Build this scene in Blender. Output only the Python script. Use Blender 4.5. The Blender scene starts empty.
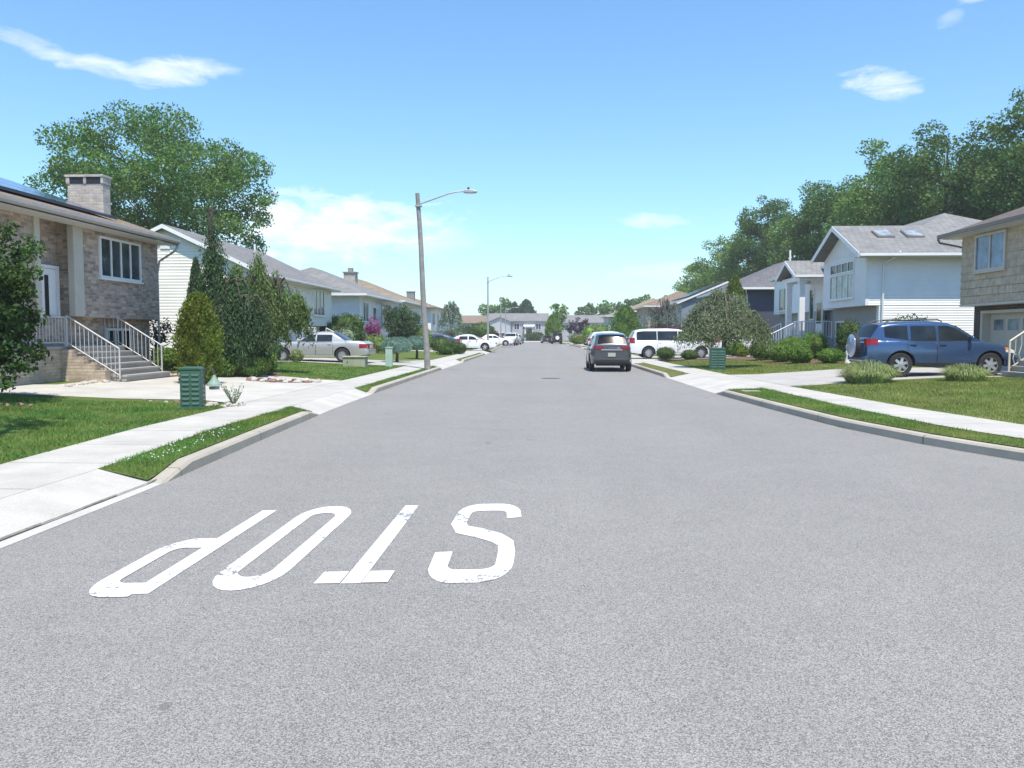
import bpy, bmesh, math, random
import numpy as np
from mathutils import Vector, Matrix

C = bpy.data.collections.new('street_scene')
bpy.context.scene.collection.children.link(C)
SC = bpy.context.scene
R = math.radians

# ------------------------------------------------------------------ camera
cam = bpy.data.cameras.new('camera')
cam.sensor_fit = 'HORIZONTAL'; cam.sensor_width = 36.0
cam.lens = 800.0 / 1024.0 * 36.0
cam.clip_start = 0.05; cam.clip_end = 6000
co = bpy.data.objects.new('camera', cam); C.objects.link(co)
co.location = (0, 0, 1.6)
co.rotation_euler = (R(90 - 3.5407), 0, R(2.5717))
SC.camera = co

# ------------------------------------------------------------------ light
SUN = Vector((0.13, -0.375, 0.915)).normalized()      # direction towards the sun
SUN_EL = math.asin(SUN.z); SUN_AZ = math.atan2(SUN.x, SUN.y)
sl = bpy.data.lights.new('sun', 'SUN'); sl.energy = 3.5; sl.angle = R(0.53); sl.color = (1.0, 0.925, 0.80)
so = bpy.data.objects.new('sun', sl); C.objects.link(so)
so.rotation_euler = SUN.to_track_quat('Z', 'Y').to_euler()
so.location = (0, -20, 60)
SC.view_settings.view_transform = 'Standard'; SC.view_settings.look = 'None'
SC.view_settings.exposure = 0.86; SC.view_settings.gamma = 1.0
SC.view_settings.use_curve_mapping = False
SC.cycles.max_bounces = 6; SC.cycles.transparent_max_bounces = 8
SC.cycles.use_adaptive_sampling = True

def build_world():
    w = bpy.data.worlds.new('World'); SC.world = w; w.use_nodes = True
    nt = w.node_tree; N = nt.nodes; K = nt.links
    N.clear()
    out = N.new('ShaderNodeOutputWorld'); bg = N.new('ShaderNodeBackground')
    bg.inputs['Strength'].default_value = 0.101
    sky = N.new('ShaderNodeTexSky'); sky.sky_type = 'NISHITA'; sky.sun_disc = False
    sky.sun_elevation = SUN_EL; sky.sun_rotation = SUN_AZ
    sky.air_density = 1.3; sky.dust_density = 0.15; sky.ozone_density = 1.6; sky.altitude = 20
    tc = N.new('ShaderNodeTexCoord'); sp = N.new('ShaderNodeSeparateXYZ')
    K.new(tc.outputs['Generated'], sp.inputs[0])
    def m(op, a, b=None, clamp=False):
        n = N.new('ShaderNodeMath'); n.operation = op; n.use_clamp = clamp
        for i, v in enumerate((a, b)):
            if v is None: continue
            if isinstance(v, (int, float)): n.inputs[i].default_value = v
            else: K.new(v, n.inputs[i])
        return n.outputs[0]
    az = m('ARCTAN2', sp.outputs[0], sp.outputs[1]); el = m('ARCSINE', sp.outputs[2])
    cb = N.new('ShaderNodeCombineXYZ')
    K.new(m('MULTIPLY', az, 9.0), cb.inputs[0]); K.new(m('MULTIPLY', el, 26.0), cb.inputs[1])
    nz = N.new('ShaderNodeTexNoise'); nz.inputs['Scale'].default_value = 2.1; nz.inputs['Detail'].default_value = 8
    nz.inputs['Roughness'].default_value = 0.62; nz.inputs['Distortion'].default_value = 0.55
    K.new(cb.outputs[0], nz.inputs['Vector'])
    nzv = m('SUBTRACT', nz.outputs['Fac'], 0.5)
    total = None
    # wispy clouds: azimuth, elevation (degrees), half sizes, tilt, strength
    for a0, e0, ra, re, tilt, k in [(-32.6, 16.9, 3.6, 0.62, -0.22, 0.62), (-28.6, 16.2, 3.6, 0.75, -0.06, 0.8), (-25.2, 16.5, 3.6, 0.95, 0.10, 0.85), (-22.8, 16.9, 2.2, 0.5, 0.05, 0.5),
                                    (-15.5, 7.3, 9.0, 2.6, 0.03, 1.25), (-10.0, 6.8, 5.0, 1.6, 0.0, 0.55), (-19, 9.0, 4.0, .8, 0, .35),
                                    (21.9, 15.6, 2.6, 0.95, -0.18, 0.95), (28.2, 20.3, 2.3, 0.8, 0.25, 0.75), (25.5, 18.7, 0.9, 0.5, 0.2, .35),
                                    (6.6, 7.9, 3.0, 0.55, -0.05, 0.75), (8.5, 4.2, 4.5, 0.8, 0.0, 0.55), (3.5, 22.5, 1.2, .4, 0, .4), (22, 21.6, 2.6, .5, 0.1, .55),
                                    (-38, 19, 4.0, .8, -.3, .25)]:
        da = m('SUBTRACT', az, R(a0)); de = m('SUBTRACT', m('SUBTRACT', el, R(e0)), m('MULTIPLY', da, tilt))
        qa = m('DIVIDE', da, R(ra)); qe = m('DIVIDE', de, R(re))
        d2 = m('ADD', m('MULTIPLY', qa, qa), m('MULTIPLY', qe, qe))
        core = m('SUBTRACT', 1.0, d2)
        core = m('ADD', core, m('MULTIPLY', nzv, 3.6))
        core = m('MULTIPLY', m('MULTIPLY', core, 0.62, True), k)
        total = core if total is None else m('MAXIMUM', total, core)
    total = m('MULTIPLY', total, 1.0, True)
    mix = N.new('ShaderNodeMix'); mix.data_type = 'RGBA'
    tint = N.new('ShaderNodeMix'); tint.data_type = 'RGBA'; tint.blend_type = 'MULTIPLY'; tint.inputs['Factor'].default_value = 1.0
    K.new(sky.outputs[0], [i for i in tint.inputs if i.name == 'A' and i.type == 'RGBA'][0])
    [i for i in tint.inputs if i.name == 'B' and i.type == 'RGBA'][0].default_value = (0.70, 0.965, 1.19, 1)
    K.new(total, mix.inputs['Factor']); K.new([o for o in tint.outputs if o.type == 'RGBA'][0], [i for i in mix.inputs if i.name == 'A' and i.type == 'RGBA'][0])
    [i for i in mix.inputs if i.name == 'B' and i.type == 'RGBA'][0].default_value = (6.8, 7.0, 7.3, 1)
    K.new([o for o in mix.outputs if o.type == 'RGBA'][0], bg.inputs['Color'])
    K.new(bg.outputs[0], out.inputs[0])
build_world()

# ------------------------------------------------------------------ materials
MATS = {}
def new_mat(name):
    m = bpy.data.materials.new(name); m.use_nodes = True
    nt = m.node_tree; b = nt.nodes['Principled BSDF']
    return m, nt, b
def lnk(nt, a, b): nt.links.new(a, b)
def ramp(nt, fac, c0, c1, p0=0.0, p1=1.0):
    r = nt.nodes.new('ShaderNodeValToRGB')
    r.color_ramp.elements[0].position = p0; r.color_ramp.elements[1].position = p1
    r.color_ramp.elements[0].color = (*c0, 1); r.color_ramp.elements[1].color = (*c1, 1)
    lnk(nt, fac, r.inputs[0]); return r.outputs[0]
def objco(nt):
    t = nt.nodes.new('ShaderNodeTexCoord'); return t.outputs['Object']
def noise(nt, co_, scale, detail=4, rough=0.55):
    n = nt.nodes.new('ShaderNodeTexNoise'); n.inputs['Scale'].default_value = scale
    n.inputs['Detail'].default_value = detail; n.inputs['Roughness'].default_value = rough
    if co_ is not None: lnk(nt, co_, n.inputs['Vector'])
    return n.outputs['Fac']
def math_(nt, op, a, b=None, clamp=False):
    n = nt.nodes.new('ShaderNodeMath'); n.operation = op; n.use_clamp = clamp
    for i, v in enumerate((a, b)):
        if v is None: continue
        if isinstance(v, (int, float)): n.inputs[i].default_value = v
        else: lnk(nt, v, n.inputs[i])
    return n.outputs[0]
def mixc(nt, fac, a, b, mode='MIX'):
    n = nt.nodes.new('ShaderNodeMix'); n.data_type = 'RGBA'; n.blend_type = mode
    for key, v in (('Factor', fac), ('A', a), ('B', b)):
        s = n.inputs[key] if key == 'Factor' else [i for i in n.inputs if i.name == key and i.type == 'RGBA'][0]
        if isinstance(v, (int, float)): s.default_value = v
        elif isinstance(v, tuple): s.default_value = (*v, 1)
        else: lnk(nt, v, s)
    return [o for o in n.outputs if o.type == 'RGBA'][0]
def bump(nt, b, h, dist=0.01, strength=1.0):
    n = nt.nodes.new('ShaderNodeBump'); n.inputs['Distance'].default_value = dist; n.inputs['Strength'].default_value = strength
    lnk(nt, h, n.inputs['Height']); lnk(nt, n.outputs[0], b.inputs['Normal'])
def sc(c, k): return tuple(min(1, x * k) for x in c)

def plain(name, col, rough=0.6, var=0.14, scale=3.0, metal=0.0, bmp=0.0, bscale=60, spec=0.5, coat=0.0):
    """a surface with a slight uneven tone, as weathered paint, metal or stone has"""
    if name in MATS: return MATS[name]
    m, nt, b = new_mat(name); o = objco(nt)
    f = noise(nt, o, scale, 5, 0.6)
    lnk(nt, ramp(nt, f, sc(col, 1 - var), sc(col, 1 + var), 0.3, 0.7), b.inputs['Base Color'])
    b.inputs['Roughness'].default_value = rough; b.inputs['Metallic'].default_value = metal
    b.inputs['Specular IOR Level'].default_value = spec; b.inputs['Coat Weight'].default_value = coat
    b.inputs['Coat Roughness'].default_value = 0.05
    if bmp: bump(nt, b, noise(nt, o, bscale, 4), bmp)
    MATS[name] = m; return m

def siding(name, col, pitch=0.115, var=0.06):
    if name in MATS: return MATS[name]
    m, nt, b = new_mat(name); o = objco(nt)
    s = nt.nodes.new('ShaderNodeSeparateXYZ'); lnk(nt, o, s.inputs[0])
    fr = math_(nt, 'FRACT', math_(nt, 'DIVIDE', s.outputs[2], pitch))
    prof = math_(nt, 'POWER', math_(nt, 'SUBTRACT', 1.0, fr), 1.5)
    bump(nt, b, prof, 0.02, 1.0)
    f = noise(nt, o, 0.9, 5)
    lnk(nt, ramp(nt, f, sc(col, 1 - var), sc(col, 1 + var), 0.3, 0.7), b.inputs['Base Color'])
    b.inputs['Roughness'].default_value = 0.5
    MATS[name] = m; return m

def brick(name, c1, c2, mortar, bw=0.22, bh=0.075, ms=0.012, bias=0.0, rough=0.85, dist=0.012):
    if name in MATS: return MATS[name]
    m, nt, b = new_mat(name); o = objco(nt)
    s = nt.nodes.new('ShaderNodeSeparateXYZ'); lnk(nt, o, s.inputs[0])
    c = nt.nodes.new('ShaderNodeCombineXYZ')
    lnk(nt, math_(nt, 'ADD', s.outputs[0], s.outputs[1]), c.inputs[0]); lnk(nt, s.outputs[2], c.inputs[1])
    t = nt.nodes.new('ShaderNodeTexBrick'); lnk(nt, c.outputs[0], t.inputs['Vector'])
    t.inputs['Scale'].default_value = 1.0; t.inputs['Brick Width'].default_value = bw; t.inputs['Row Height'].default_value = bh
    t.inputs['Mortar Size'].default_value = ms; t.inputs['Bias'].default_value = bias; t.inputs['Mortar Smooth'].default_value = 0.2
    t.inputs['Color1'].default_value = (*c1, 1); t.inputs['Color2'].default_value = (*c2, 1); t.inputs['Mortar'].default_value = (*mortar, 1)
    f = noise(nt, o, 5.0, 6, 0.7)
    lnk(nt, mixc(nt, 0.7, t.outputs['Color'], ramp(nt, f, (0.55, 0.55, 0.55), (1.25, 1.22, 1.2), 0.3, 0.7), 'MULTIPLY'), b.inputs['Base Color'])
    h = math_(nt, 'SUBTRACT', math_(nt, 'MULTIPLY', noise(nt, o, 40, 3), 0.4), t.outputs['Fac'])
    bump(nt, b, h, dist)
    b.inputs['Roughness'].default_value = rough
    MATS[name] = m; return m

def roofing(name, c1, c2):
    """asphalt shingles: short tabs in courses up the slope"""
    if name in MATS: return MATS[name]
    m, nt, b = new_mat(name); o = objco(nt)
    s = nt.nodes.new('ShaderNodeSeparateXYZ'); lnk(nt, o, s.inputs[0])
    c = nt.nodes.new('ShaderNodeCombineXYZ')
    lnk(nt, math_(nt, 'ADD', s.outputs[0], s.outputs[1]), c.inputs[0]); lnk(nt, math_(nt, 'MULTIPLY', s.outputs[2], 2.6), c.inputs[1])
    t = nt.nodes.new('ShaderNodeTexBrick'); lnk(nt, c.outputs[0], t.inputs['Vector'])
    t.inputs['Brick Width'].default_value = 0.3; t.inputs['Row Height'].default_value = 0.15; t.inputs['Mortar Size'].default_value = 0.006
    t.inputs['Scale'].default_value = 1.0
    t.inputs['Color1'].default_value = (*c1, 1); t.inputs['Color2'].default_value = (*c2, 1); t.inputs['Mortar'].default_value = (*sc(c1, 0.5), 1)
    f = noise(nt, o, 1.2, 6, 0.7)
    lnk(nt, mixc(nt, 0.6, t.outputs['Color'], ramp(nt, f, (0.65, 0.65, 0.65), (1.3, 1.3, 1.3), 0.3, 0.7), 'MULTIPLY'), b.inputs['Base Color'])
    bump(nt, b, math_(nt, 'SUBTRACT', math_(nt, 'MULTIPLY', noise(nt, o, 120, 2), 0.6), t.outputs['Fac']), 0.01)
    b.inputs['Roughness'].default_value = 0.9
    MATS[name] = m; return m

def glass(name, col=(0.035, 0.05, 0.065), rough=0.04, spec=0.5):
    if name in MATS: return MATS[name]
    m, nt, b = new_mat(name); o = objco(nt)
    f = noise(nt, o, 1.5, 3)
    lnk(nt, ramp(nt, f, sc(col, 0.6), sc(col, 1.6), 0.35, 0.65), b.inputs['Base Color'])
    b.inputs['Roughness'].default_value = rough; b.inputs['Specular IOR Level'].default_value = spec
    MATS[name] = m; return m

def leaf(name, col, hue=0.03, var=0.45, trans=0.28, rough=0.65):
    if name in MATS: return MATS[name]
    m, nt, b = new_mat(name)
    g = nt.nodes.new('ShaderNodeNewGeometry')
    h = nt.nodes.new('ShaderNodeHueSaturation'); h.inputs['Color'].default_value = (*col, 1)
    mr = nt.nodes.new('ShaderNodeMapRange'); lnk(nt, g.outputs['Random Per Island'], mr.inputs[0])
    mr.inputs[3].default_value = 1 - var; mr.inputs[4].default_value = 1 + var
    o = objco(nt); f = noise(nt, o, 0.7, 3)
    mv = nt.nodes.new('ShaderNodeMapRange'); lnk(nt, noise(nt, o, 0.9, 3), mv.inputs[0]); mv.inputs[1].default_value = .3; mv.inputs[2].default_value = .7; mv.inputs[3].default_value = .72; mv.inputs[4].default_value = 1.28
    lnk(nt, math_(nt, 'MULTIPLY', mr.outputs[0], mv.outputs[0]), h.inputs['Value'])
    mh = nt.nodes.new('ShaderNodeMapRange'); lnk(nt, f, mh.inputs[0]); mh.inputs[1].default_value = .3; mh.inputs[2].default_value = .7
    mh.inputs[3].default_value = 0.5 - hue; mh.inputs[4].default_value = 0.5 + hue
    lnk(nt, mh.outputs[0], h.inputs['Hue'])
    lnk(nt, h.outputs[0], b.inputs['Base Color']); b.inputs['Roughness'].default_value = rough
    b.inputs['Specular IOR Level'].default_value = 0.22
    tr = nt.nodes.new('ShaderNodeBsdfTranslucent')
    lnk(nt, mixc(nt, 1.0, h.outputs[0], (1.25, 1.35, 0.6), 'MULTIPLY'), tr.inputs[0])
    mx = nt.nodes.new('ShaderNodeMixShader'); mx.inputs[0].default_value = trans
    lnk(nt, b.outputs[0], mx.inputs[1]); lnk(nt, tr.outputs[0], mx.inputs[2])
    lnk(nt, mx.outputs[0], nt.nodes['Material Output'].inputs[0])
    MATS[name] = m; return m

def asphalt():
    m, nt, b = new_mat('asphalt'); o = objco(nt)
    v = nt.nodes.new('ShaderNodeTexVoronoi'); v.inputs['Scale'].default_value = 190; lnk(nt, o, v.inputs['Vector'])
    s = nt.nodes.new('ShaderNodeSeparateColor'); lnk(nt, v.outputs['Color'], s.inputs[0])
    grain = ramp(nt, s.outputs[0], (0.110, 0.106, 0.099), (0.375, 0.363, 0.338), 0.0, 1.0)
    fine = noise(nt, o, 260, 2, 0.7)
    grain = mixc(nt, 0.5, grain, ramp(nt, fine, (0.5, 0.5, 0.5), (1.5, 1.5, 1.5), 0.3, 0.7), 'MULTIPLY')
    big = noise(nt, o, 0.22, 5, 0.6)
    mid = noise(nt, o, 1.9, 5, 0.65)
    col = mixc(nt, 1.0, grain, ramp(nt, big, (0.94, 0.94, 0.945), (1.05, 1.05, 1.05), 0.3, 0.7), 'MULTIPLY')
    col = mixc(nt, 1.0, col, ramp(nt, mid, (0.95, 0.95, 0.95), (1.04, 1.04, 1.04), 0.3, 0.7), 'MULTIPLY')
    # a few dark tar spots
    sp = noise(nt, o, 2.6, 2, 0.4)
    col = mixc(nt, math_(nt, 'MULTIPLY', math_(nt, 'GREATER_THAN', sp, 0.755), 0.45), col, (0.07, 0.07, 0.07))
    # faint wheel paths along the street and a few dull stains
    sx = nt.nodes.new('ShaderNodeSeparateXYZ'); lnk(nt, o, sx.inputs[0])
    wv = math_(nt, 'SINE', math_(nt, 'ADD', math_(nt, 'MULTIPLY', sx.outputs[0], 3.3), math_(nt, 'MULTIPLY', big, 2.5)))
    col = mixc(nt, 1.0, col, ramp(nt, math_(nt, 'ADD', math_(nt, 'MULTIPLY', wv, .5), .5), (0.985, 0.985, 0.985), (1.01, 1.01, 1.01), 0, 1), 'MULTIPLY')
    stn = noise(nt, o, 0.75, 3, 0.5)
    col = mixc(nt, math_(nt, 'MULTIPLY', math_(nt, 'SUBTRACT', stn, 0.64, True), 1.6, True), col, mixc(nt, 1.0, col, (0.7, 0.69, 0.67), 'MULTIPLY'))
    lnk(nt, col, b.inputs['Base Color']); b.inputs['Roughness'].default_value = 0.88; b.inputs['Specular IOR Level'].default_value = 0.35
    bump(nt, b, v.outputs['Distance'], 0.003, 0.6)
    MATS['asphalt'] = m; return m

def paint_mark():
    m, nt, b = new_mat('road_paint'); o = objco(nt)
    a = noise(nt, o, 16, 6, 0.8); c = noise(nt, o, 1.4, 2, 0.5)
    wear = math_(nt, 'ADD', math_(nt, 'MULTIPLY', a, 0.75), math_(nt, 'MULTIPLY', c, 0.5))
    sx = nt.nodes.new('ShaderNodeSeparateXYZ'); lnk(nt, o, sx.inputs[0])
    wear = math_(nt, 'ADD', wear, math_(nt, 'MULTIPLY', math_(nt, 'GREATER_THAN', sx.outputs[0], -0.95), 0.012))
    f = math_(nt, 'GREATER_THAN', wear, 0.707)
    fine = noise(nt, o, 150, 3)
    white = ramp(nt, fine, (0.60, 0.60, 0.60), (0.80, 0.80, 0.79), 0.3, 0.7)
    dark = ramp(nt, fine, (0.08, 0.08, 0.085), (0.34, 0.34, 0.35), 0.3, 0.7)
    lnk(nt, mixc(nt, f, white, dark), b.inputs['Base Color']); b.inputs['Roughness'].default_value = 0.75
    bump(nt, b, fine, 0.004)
    MATS['road_paint'] = m; return m

def concrete(name, col, joint=None):
    if name in MATS: return MATS[name]
    m, nt, b = new_mat(name); o = objco(nt)
    f = noise(nt, o, 1.1, 7, 0.65); g = noise(nt, o, 90, 3)
    c = ramp(nt, f, sc(col, 0.84), sc(col, 1.12), 0.3, 0.7)
    c = mixc(nt, 0.6, c, ramp(nt, g, (0.72, 0.72, 0.72), (1.18, 1.18, 1.18), 0.3, 0.7), 'MULTIPLY')
    st = noise(nt, o, 0.6, 6, 0.65)
    c = mixc(nt, math_(nt, 'MULTIPLY', math_(nt, 'SUBTRACT', st, 0.52, True), 2.0, True), c, sc(col, 0.72))
    if joint:
        s = nt.nodes.new('ShaderNodeSeparateXYZ'); lnk(nt, o, s.inputs[0])
        fy = math_(nt, 'FRACT', math_(nt, 'DIVIDE', math_(nt, 'ADD', s.outputs[1], 0.35), joint))
        j = math_(nt, 'LESS_THAN', fy, 0.026 / joint)
        c = mixc(nt, math_(nt, 'MULTIPLY', j, 0.8), c, sc(col, 0.35))
    lnk(nt, c, b.inputs['Base Color']); b.inputs['Roughness'].default_value = 0.9
    bump(nt, b, g, 0.003)
    MATS[name] = m; return m

def lawn_mat(name, c0, c1, c2):
    m, nt, b = new_mat(name); o = objco(nt)
    f = noise(nt, o, 0.55, 6, 0.65); g = noise(nt, o, 34, 4, 0.7)
    c = ramp(nt, f, c0, c1, 0.35, 0.65)
    dry = noise(nt, o, 0.9, 4, 0.6)
    c = mixc(nt, math_(nt, 'MULTIPLY', math_(nt, 'SUBTRACT', dry, 0.54, True), 4.0, True), c, c2)
    c = mixc(nt, 0.8, c, ramp(nt, g, (0.5, 0.5, 0.5), (1.5, 1.5, 1.4), 0.3, 0.7), 'MULTIPLY')
    lnk(nt, c, b.inputs['Base Color']); b.inputs['Roughness'].default_value = 0.9
    b.inputs['Specular IOR Level'].default_value = 0.1
    bump(nt, b, g, 0.03)
    MATS[name] = m; return m

asphalt(); paint_mark()
M = MATS
concrete('sidewalk', (0.47, 0.45, 0.405), 1.5); concrete('driveway', (0.49, 0.47, 0.425)); concrete('drive_aged', (0.42, 0.40, 0.37), 3.4)
concrete('curb', (0.42, 0.385, 0.315), 3.05); concrete('steps', (0.36, 0.345, 0.32))
lawn_mat('lawn', (0.095, 0.135, 0.036), (0.125, 0.175, 0.046), (0.16, 0.155, 0.065))
lawn_mat('lawn_dry', (0.105, 0.132, 0.036), (0.145, 0.165, 0.048), (0.22, 0.195, 0.085))
plain('mulch', (0.15, 0.085, 0.055), 0.95, 0.5, 14, bmp=0.03, bscale=30)
plain('white_paint', (0.78, 0.78, 0.77), 0.45, 0.04); plain('cream_paint', (0.52, 0.47, 0.39), 0.5, 0.05)
plain('white_metal', (0.72, 0.72, 0.72), 0.4, 0.05); plain('grey_metal', (0.45, 0.45, 0.46), 0.45, 0.1, metal=0.3)
plain('beige_rail', (0.62, 0.56, 0.42), 0.45, 0.05); plain('grey_rail', (0.5, 0.5, 0.49), 0.4, 0.08)
plain('dark_metal', (0.05, 0.05, 0.055), 0.5, 0.1); plain('rubber', (0.022, 0.022, 0.023), 0.8, 0.2)
plain('black_trim', (0.02, 0.02, 0.022), 0.5, 0.1); plain('silver', (0.60, 0.60, 0.61), 0.3, 0.05, metal=0.7)
plain('soffit', (0.62, 0.60, 0.56), 0.6, 0.04); plain('brown_gutter', (0.17, 0.14, 0.12), 0.45, 0.08)
plain('grey_gutter', (0.42, 0.40, 0.38), 0.45, 0.08)
plain('bark', (0.085, 0.068, 0.052), 0.95, 0.35, 8, bmp=0.03, bscale=22); plain('grey_bark', (0.13, 0.115, 0.10), 0.95, 0.35, 8, bmp=0.02, bscale=22)
plain('pole_wood', (0.27, 0.255, 0.235), 0.9, 0.25, 4, bmp=0.01, bscale=40); plain('galvanised', (0.42, 0.43, 0.43), 0.5, 0.1, metal=0.4)
plain('green_plastic', (0.042, 0.108, 0.072), 0.5, 0.12); plain('lantern_green', (0.20, 0.29, 0.23), .6); plain('pale_green', (0.36, 0.48, 0.40), 0.6, 0.08); plain('beige_box', (0.33, 0.34, 0.23), 0.7, 0.15)
plain('stone_pale', (0.46, 0.42, 0.38), 0.9, 0.25, 6, bmp=0.01, bscale=25); plain('stone_red', (0.26, 0.15, 0.125), 0.9, 0.25, 6, bmp=0.01, bscale=25)
plain('red_lens', (0.26, 0.012, 0.02), 0.15, 0.1); plain('clear_lens', (0.62, 0.62, 0.62), 0.1, 0.05); plain('amber_lens', (0.6, 0.2, 0.03), 0.15, 0.05)
plain('plate', (0.42, 0.41, 0.34), 0.5, 0.1, 30); plain('iron', (0.10, 0.095, 0.09), 0.8, 0.2, 20)
glass('glass'); glass('blue_glass', (0.10, 0.16, 0.26), 0.06); glass('car_glass', (0.016, 0.022, 0.026), 0.03, .42); glass('dark_glass', (0.012, 0.014, 0.016), 0.05, .3)
glass('rear_glass', (0.010, 0.011, 0.013), 0.10, .12); glass('pale_glass', (0.22, 0.25, 0.27), 0.08); glass('solar', (0.018, 0.035, 0.10), 0.1)

# ------------------------------------------------------------------ mesh helpers
def tag(o, label=None, cat=None, group=None, kind=None):
    if label: o['label'] = label
    if cat: o['category'] = cat
    if group: o['group'] = group
    if kind: o['kind'] = kind
    return o
def thing(name, label, cat, loc=(0, 0, 0), rz=0.0, group=None):
    o = bpy.data.objects.new(name, None); C.objects.link(o); o.empty_display_size = 0.2
    o.location = loc; o.rotation_euler = (0, 0, rz)
    return tag(o, label, cat, group)
def copy_tree(o, parent=None):
    c = o.copy(); C.objects.link(c); c.parent = parent
    for ch in list(o.children): copy_tree(ch, c)
    return c

class MB:
    def __init__(s): s.v = []; s.f = []
    def add(s, vs, fs):
        n = len(s.v); s.v += [tuple(p) for p in vs]; s.f += [tuple(i + n for i in f) for f in fs]; return s
    def box(s, x0, x1, y0, y1, z0, z1):
        x0, x1 = sorted((x0, x1)); y0, y1 = sorted((y0, y1)); z0, z1 = sorted((z0, z1))
        return s.add([(x0, y0, z0), (x1, y0, z0), (x1, y1, z0), (x0, y1, z0), (x0, y0, z1), (x1, y0, z1), (x1, y1, z1), (x0, y1, z1)],
                     [(3, 2, 1, 0), (4, 5, 6, 7), (0, 1, 5, 4), (1, 2, 6, 5), (2, 3, 7, 6), (3, 0, 4, 7)])
    def prism(s, poly, axis, a, b):
        """poly: 2-d points; axis 0: (y,z) along x; 1: (x,z) along y; 2: (x,y) along z"""
        def P(p, t): return {0: (t, p[0], p[1]), 1: (p[0], t, p[1]), 2: (p[0], p[1], t)}[axis]
        n = len(poly)
        vs = [P(p, a) for p in poly] + [P(p, b) for p in poly]
        fs = [tuple(range(n))[::-1], tuple(range(n, 2 * n))] + [(i, (i + 1) % n, (i + 1) % n + n, i + n) for i in range(n)]
        return s.add(vs, fs)
    def tube(s, pts, rad, n=8, cap=True):
        pts = [Vector(p) for p in pts]
        if isinstance(rad, (int, float)): rad = [rad] * len(pts)
        rings = []; prev = None
        for i, p in enumerate(pts):
            d = (pts[min(i + 1, len(pts) - 1)] - pts[max(i - 1, 0)]).normalized()
            if prev is None:
                a = d.cross(Vector((0, 0, 1)))
                if a.length < 0.01: a = d.cross(Vector((1, 0, 0)))
            else: a = prev - d * prev.dot(d)
            a.normalize(); prev = a; b = d.cross(a)
            rings.append([p + (a * math.cos(2 * math.pi * k / n) + b * math.sin(2 * math.pi * k / n)) * rad[i] for k in range(n)])
        vs = [q for r in rings for q in r]
        fs = [(i * n + k, i * n + (k + 1) % n, (i + 1) * n + (k + 1) % n, (i + 1) * n + k) for i in range(len(pts) - 1) for k in range(n)]
        if cap: fs += [tuple(range(n))[::-1], tuple(range((len(pts) - 1) * n, len(pts) * n))]
        return s.add(vs, fs)
    def lathe(s, prof, n=24, axis='z', c=(0, 0, 0), cap=True):
        vs = []
        for r, h in prof:
            for k in range(n):
                t = 2 * math.pi * k / n; a, b = r * math.cos(t), r * math.sin(t)
                p = {'z': (a, b, h), 'y': (a, h, b), 'x': (h, a, b)}[axis]
                vs.append((p[0] + c[0], p[1] + c[1], p[2] + c[2]))
        m = len(prof)
        fs = [(i * n + k, i * n + (k + 1) % n, (i + 1) * n + (k + 1) % n, (i + 1) * n + k) for i in range(m - 1) for k in range(n)]
        if cap: fs += [tuple(range(n))[::-1], tuple(range((m - 1) * n, m * n))]
        return s.add(vs, fs)
    def ellipsoid(s, c, r, nu=16, nv=10, wob=0.0, rng=None):
        vs = [(c[0], c[1], c[2] - r[2])]
        for j in range(1, nv):
            ph = -math.pi / 2 + math.pi * j / nv
            for k in range(nu):
                t = 2 * math.pi * k / nu; w = 1 + (rng.uniform(-wob, wob) if rng else 0)
                vs.append((c[0] + r[0] * math.cos(ph) * math.cos(t) * w, c[1] + r[1] * math.cos(ph) * math.sin(t) * w, c[2] + r[2] * math.sin(ph) * w))
        vs.append((c[0], c[1], c[2] + r[2])); L = len(vs) - 1
        fs = [(0, 1 + (k + 1) % nu, 1 + k) for k in range(nu)]
        for j in range(nv - 2):
            for k in range(nu):
                a = 1 + j * nu; fs.append((a + k, a + (k + 1) % nu, a + nu + (k + 1) % nu, a + nu + k))
        a = 1 + (nv - 2) * nu; fs += [(a + k, a + (k + 1) % nu, L) for k in range(nu)]
        return s.add(vs, fs)
    def build(s, name, mat, parent=None, loc=None, smooth=False, bev=0.0, fix=True):
        me = bpy.data.meshes.new(name); me.from_pydata(s.v, [], s.f)
        if fix:
            b = bmesh.new(); b.from_mesh(me); bmesh.ops.recalc_face_normals(b, faces=b.faces); b.to_mesh(me); b.free()
        me.materials.append(M[mat] if isinstance(mat, str) else mat)
        if smooth:
            me.polygons.foreach_set('use_smooth', [True] * len(me.polygons))
            try: me.set_sharp_from_angle(angle=R(40))
            except Exception: pass
        o = bpy.data.objects.new(name, me); C.objects.link(o); o.parent = parent
        if loc: o.location = loc
        if bev:
            md = o.modifiers.new('bevel', 'BEVEL'); md.width = bev; md.segments = 2; md.limit_method = 'ANGLE'; md.angle_limit = R(35)
        return o

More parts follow.
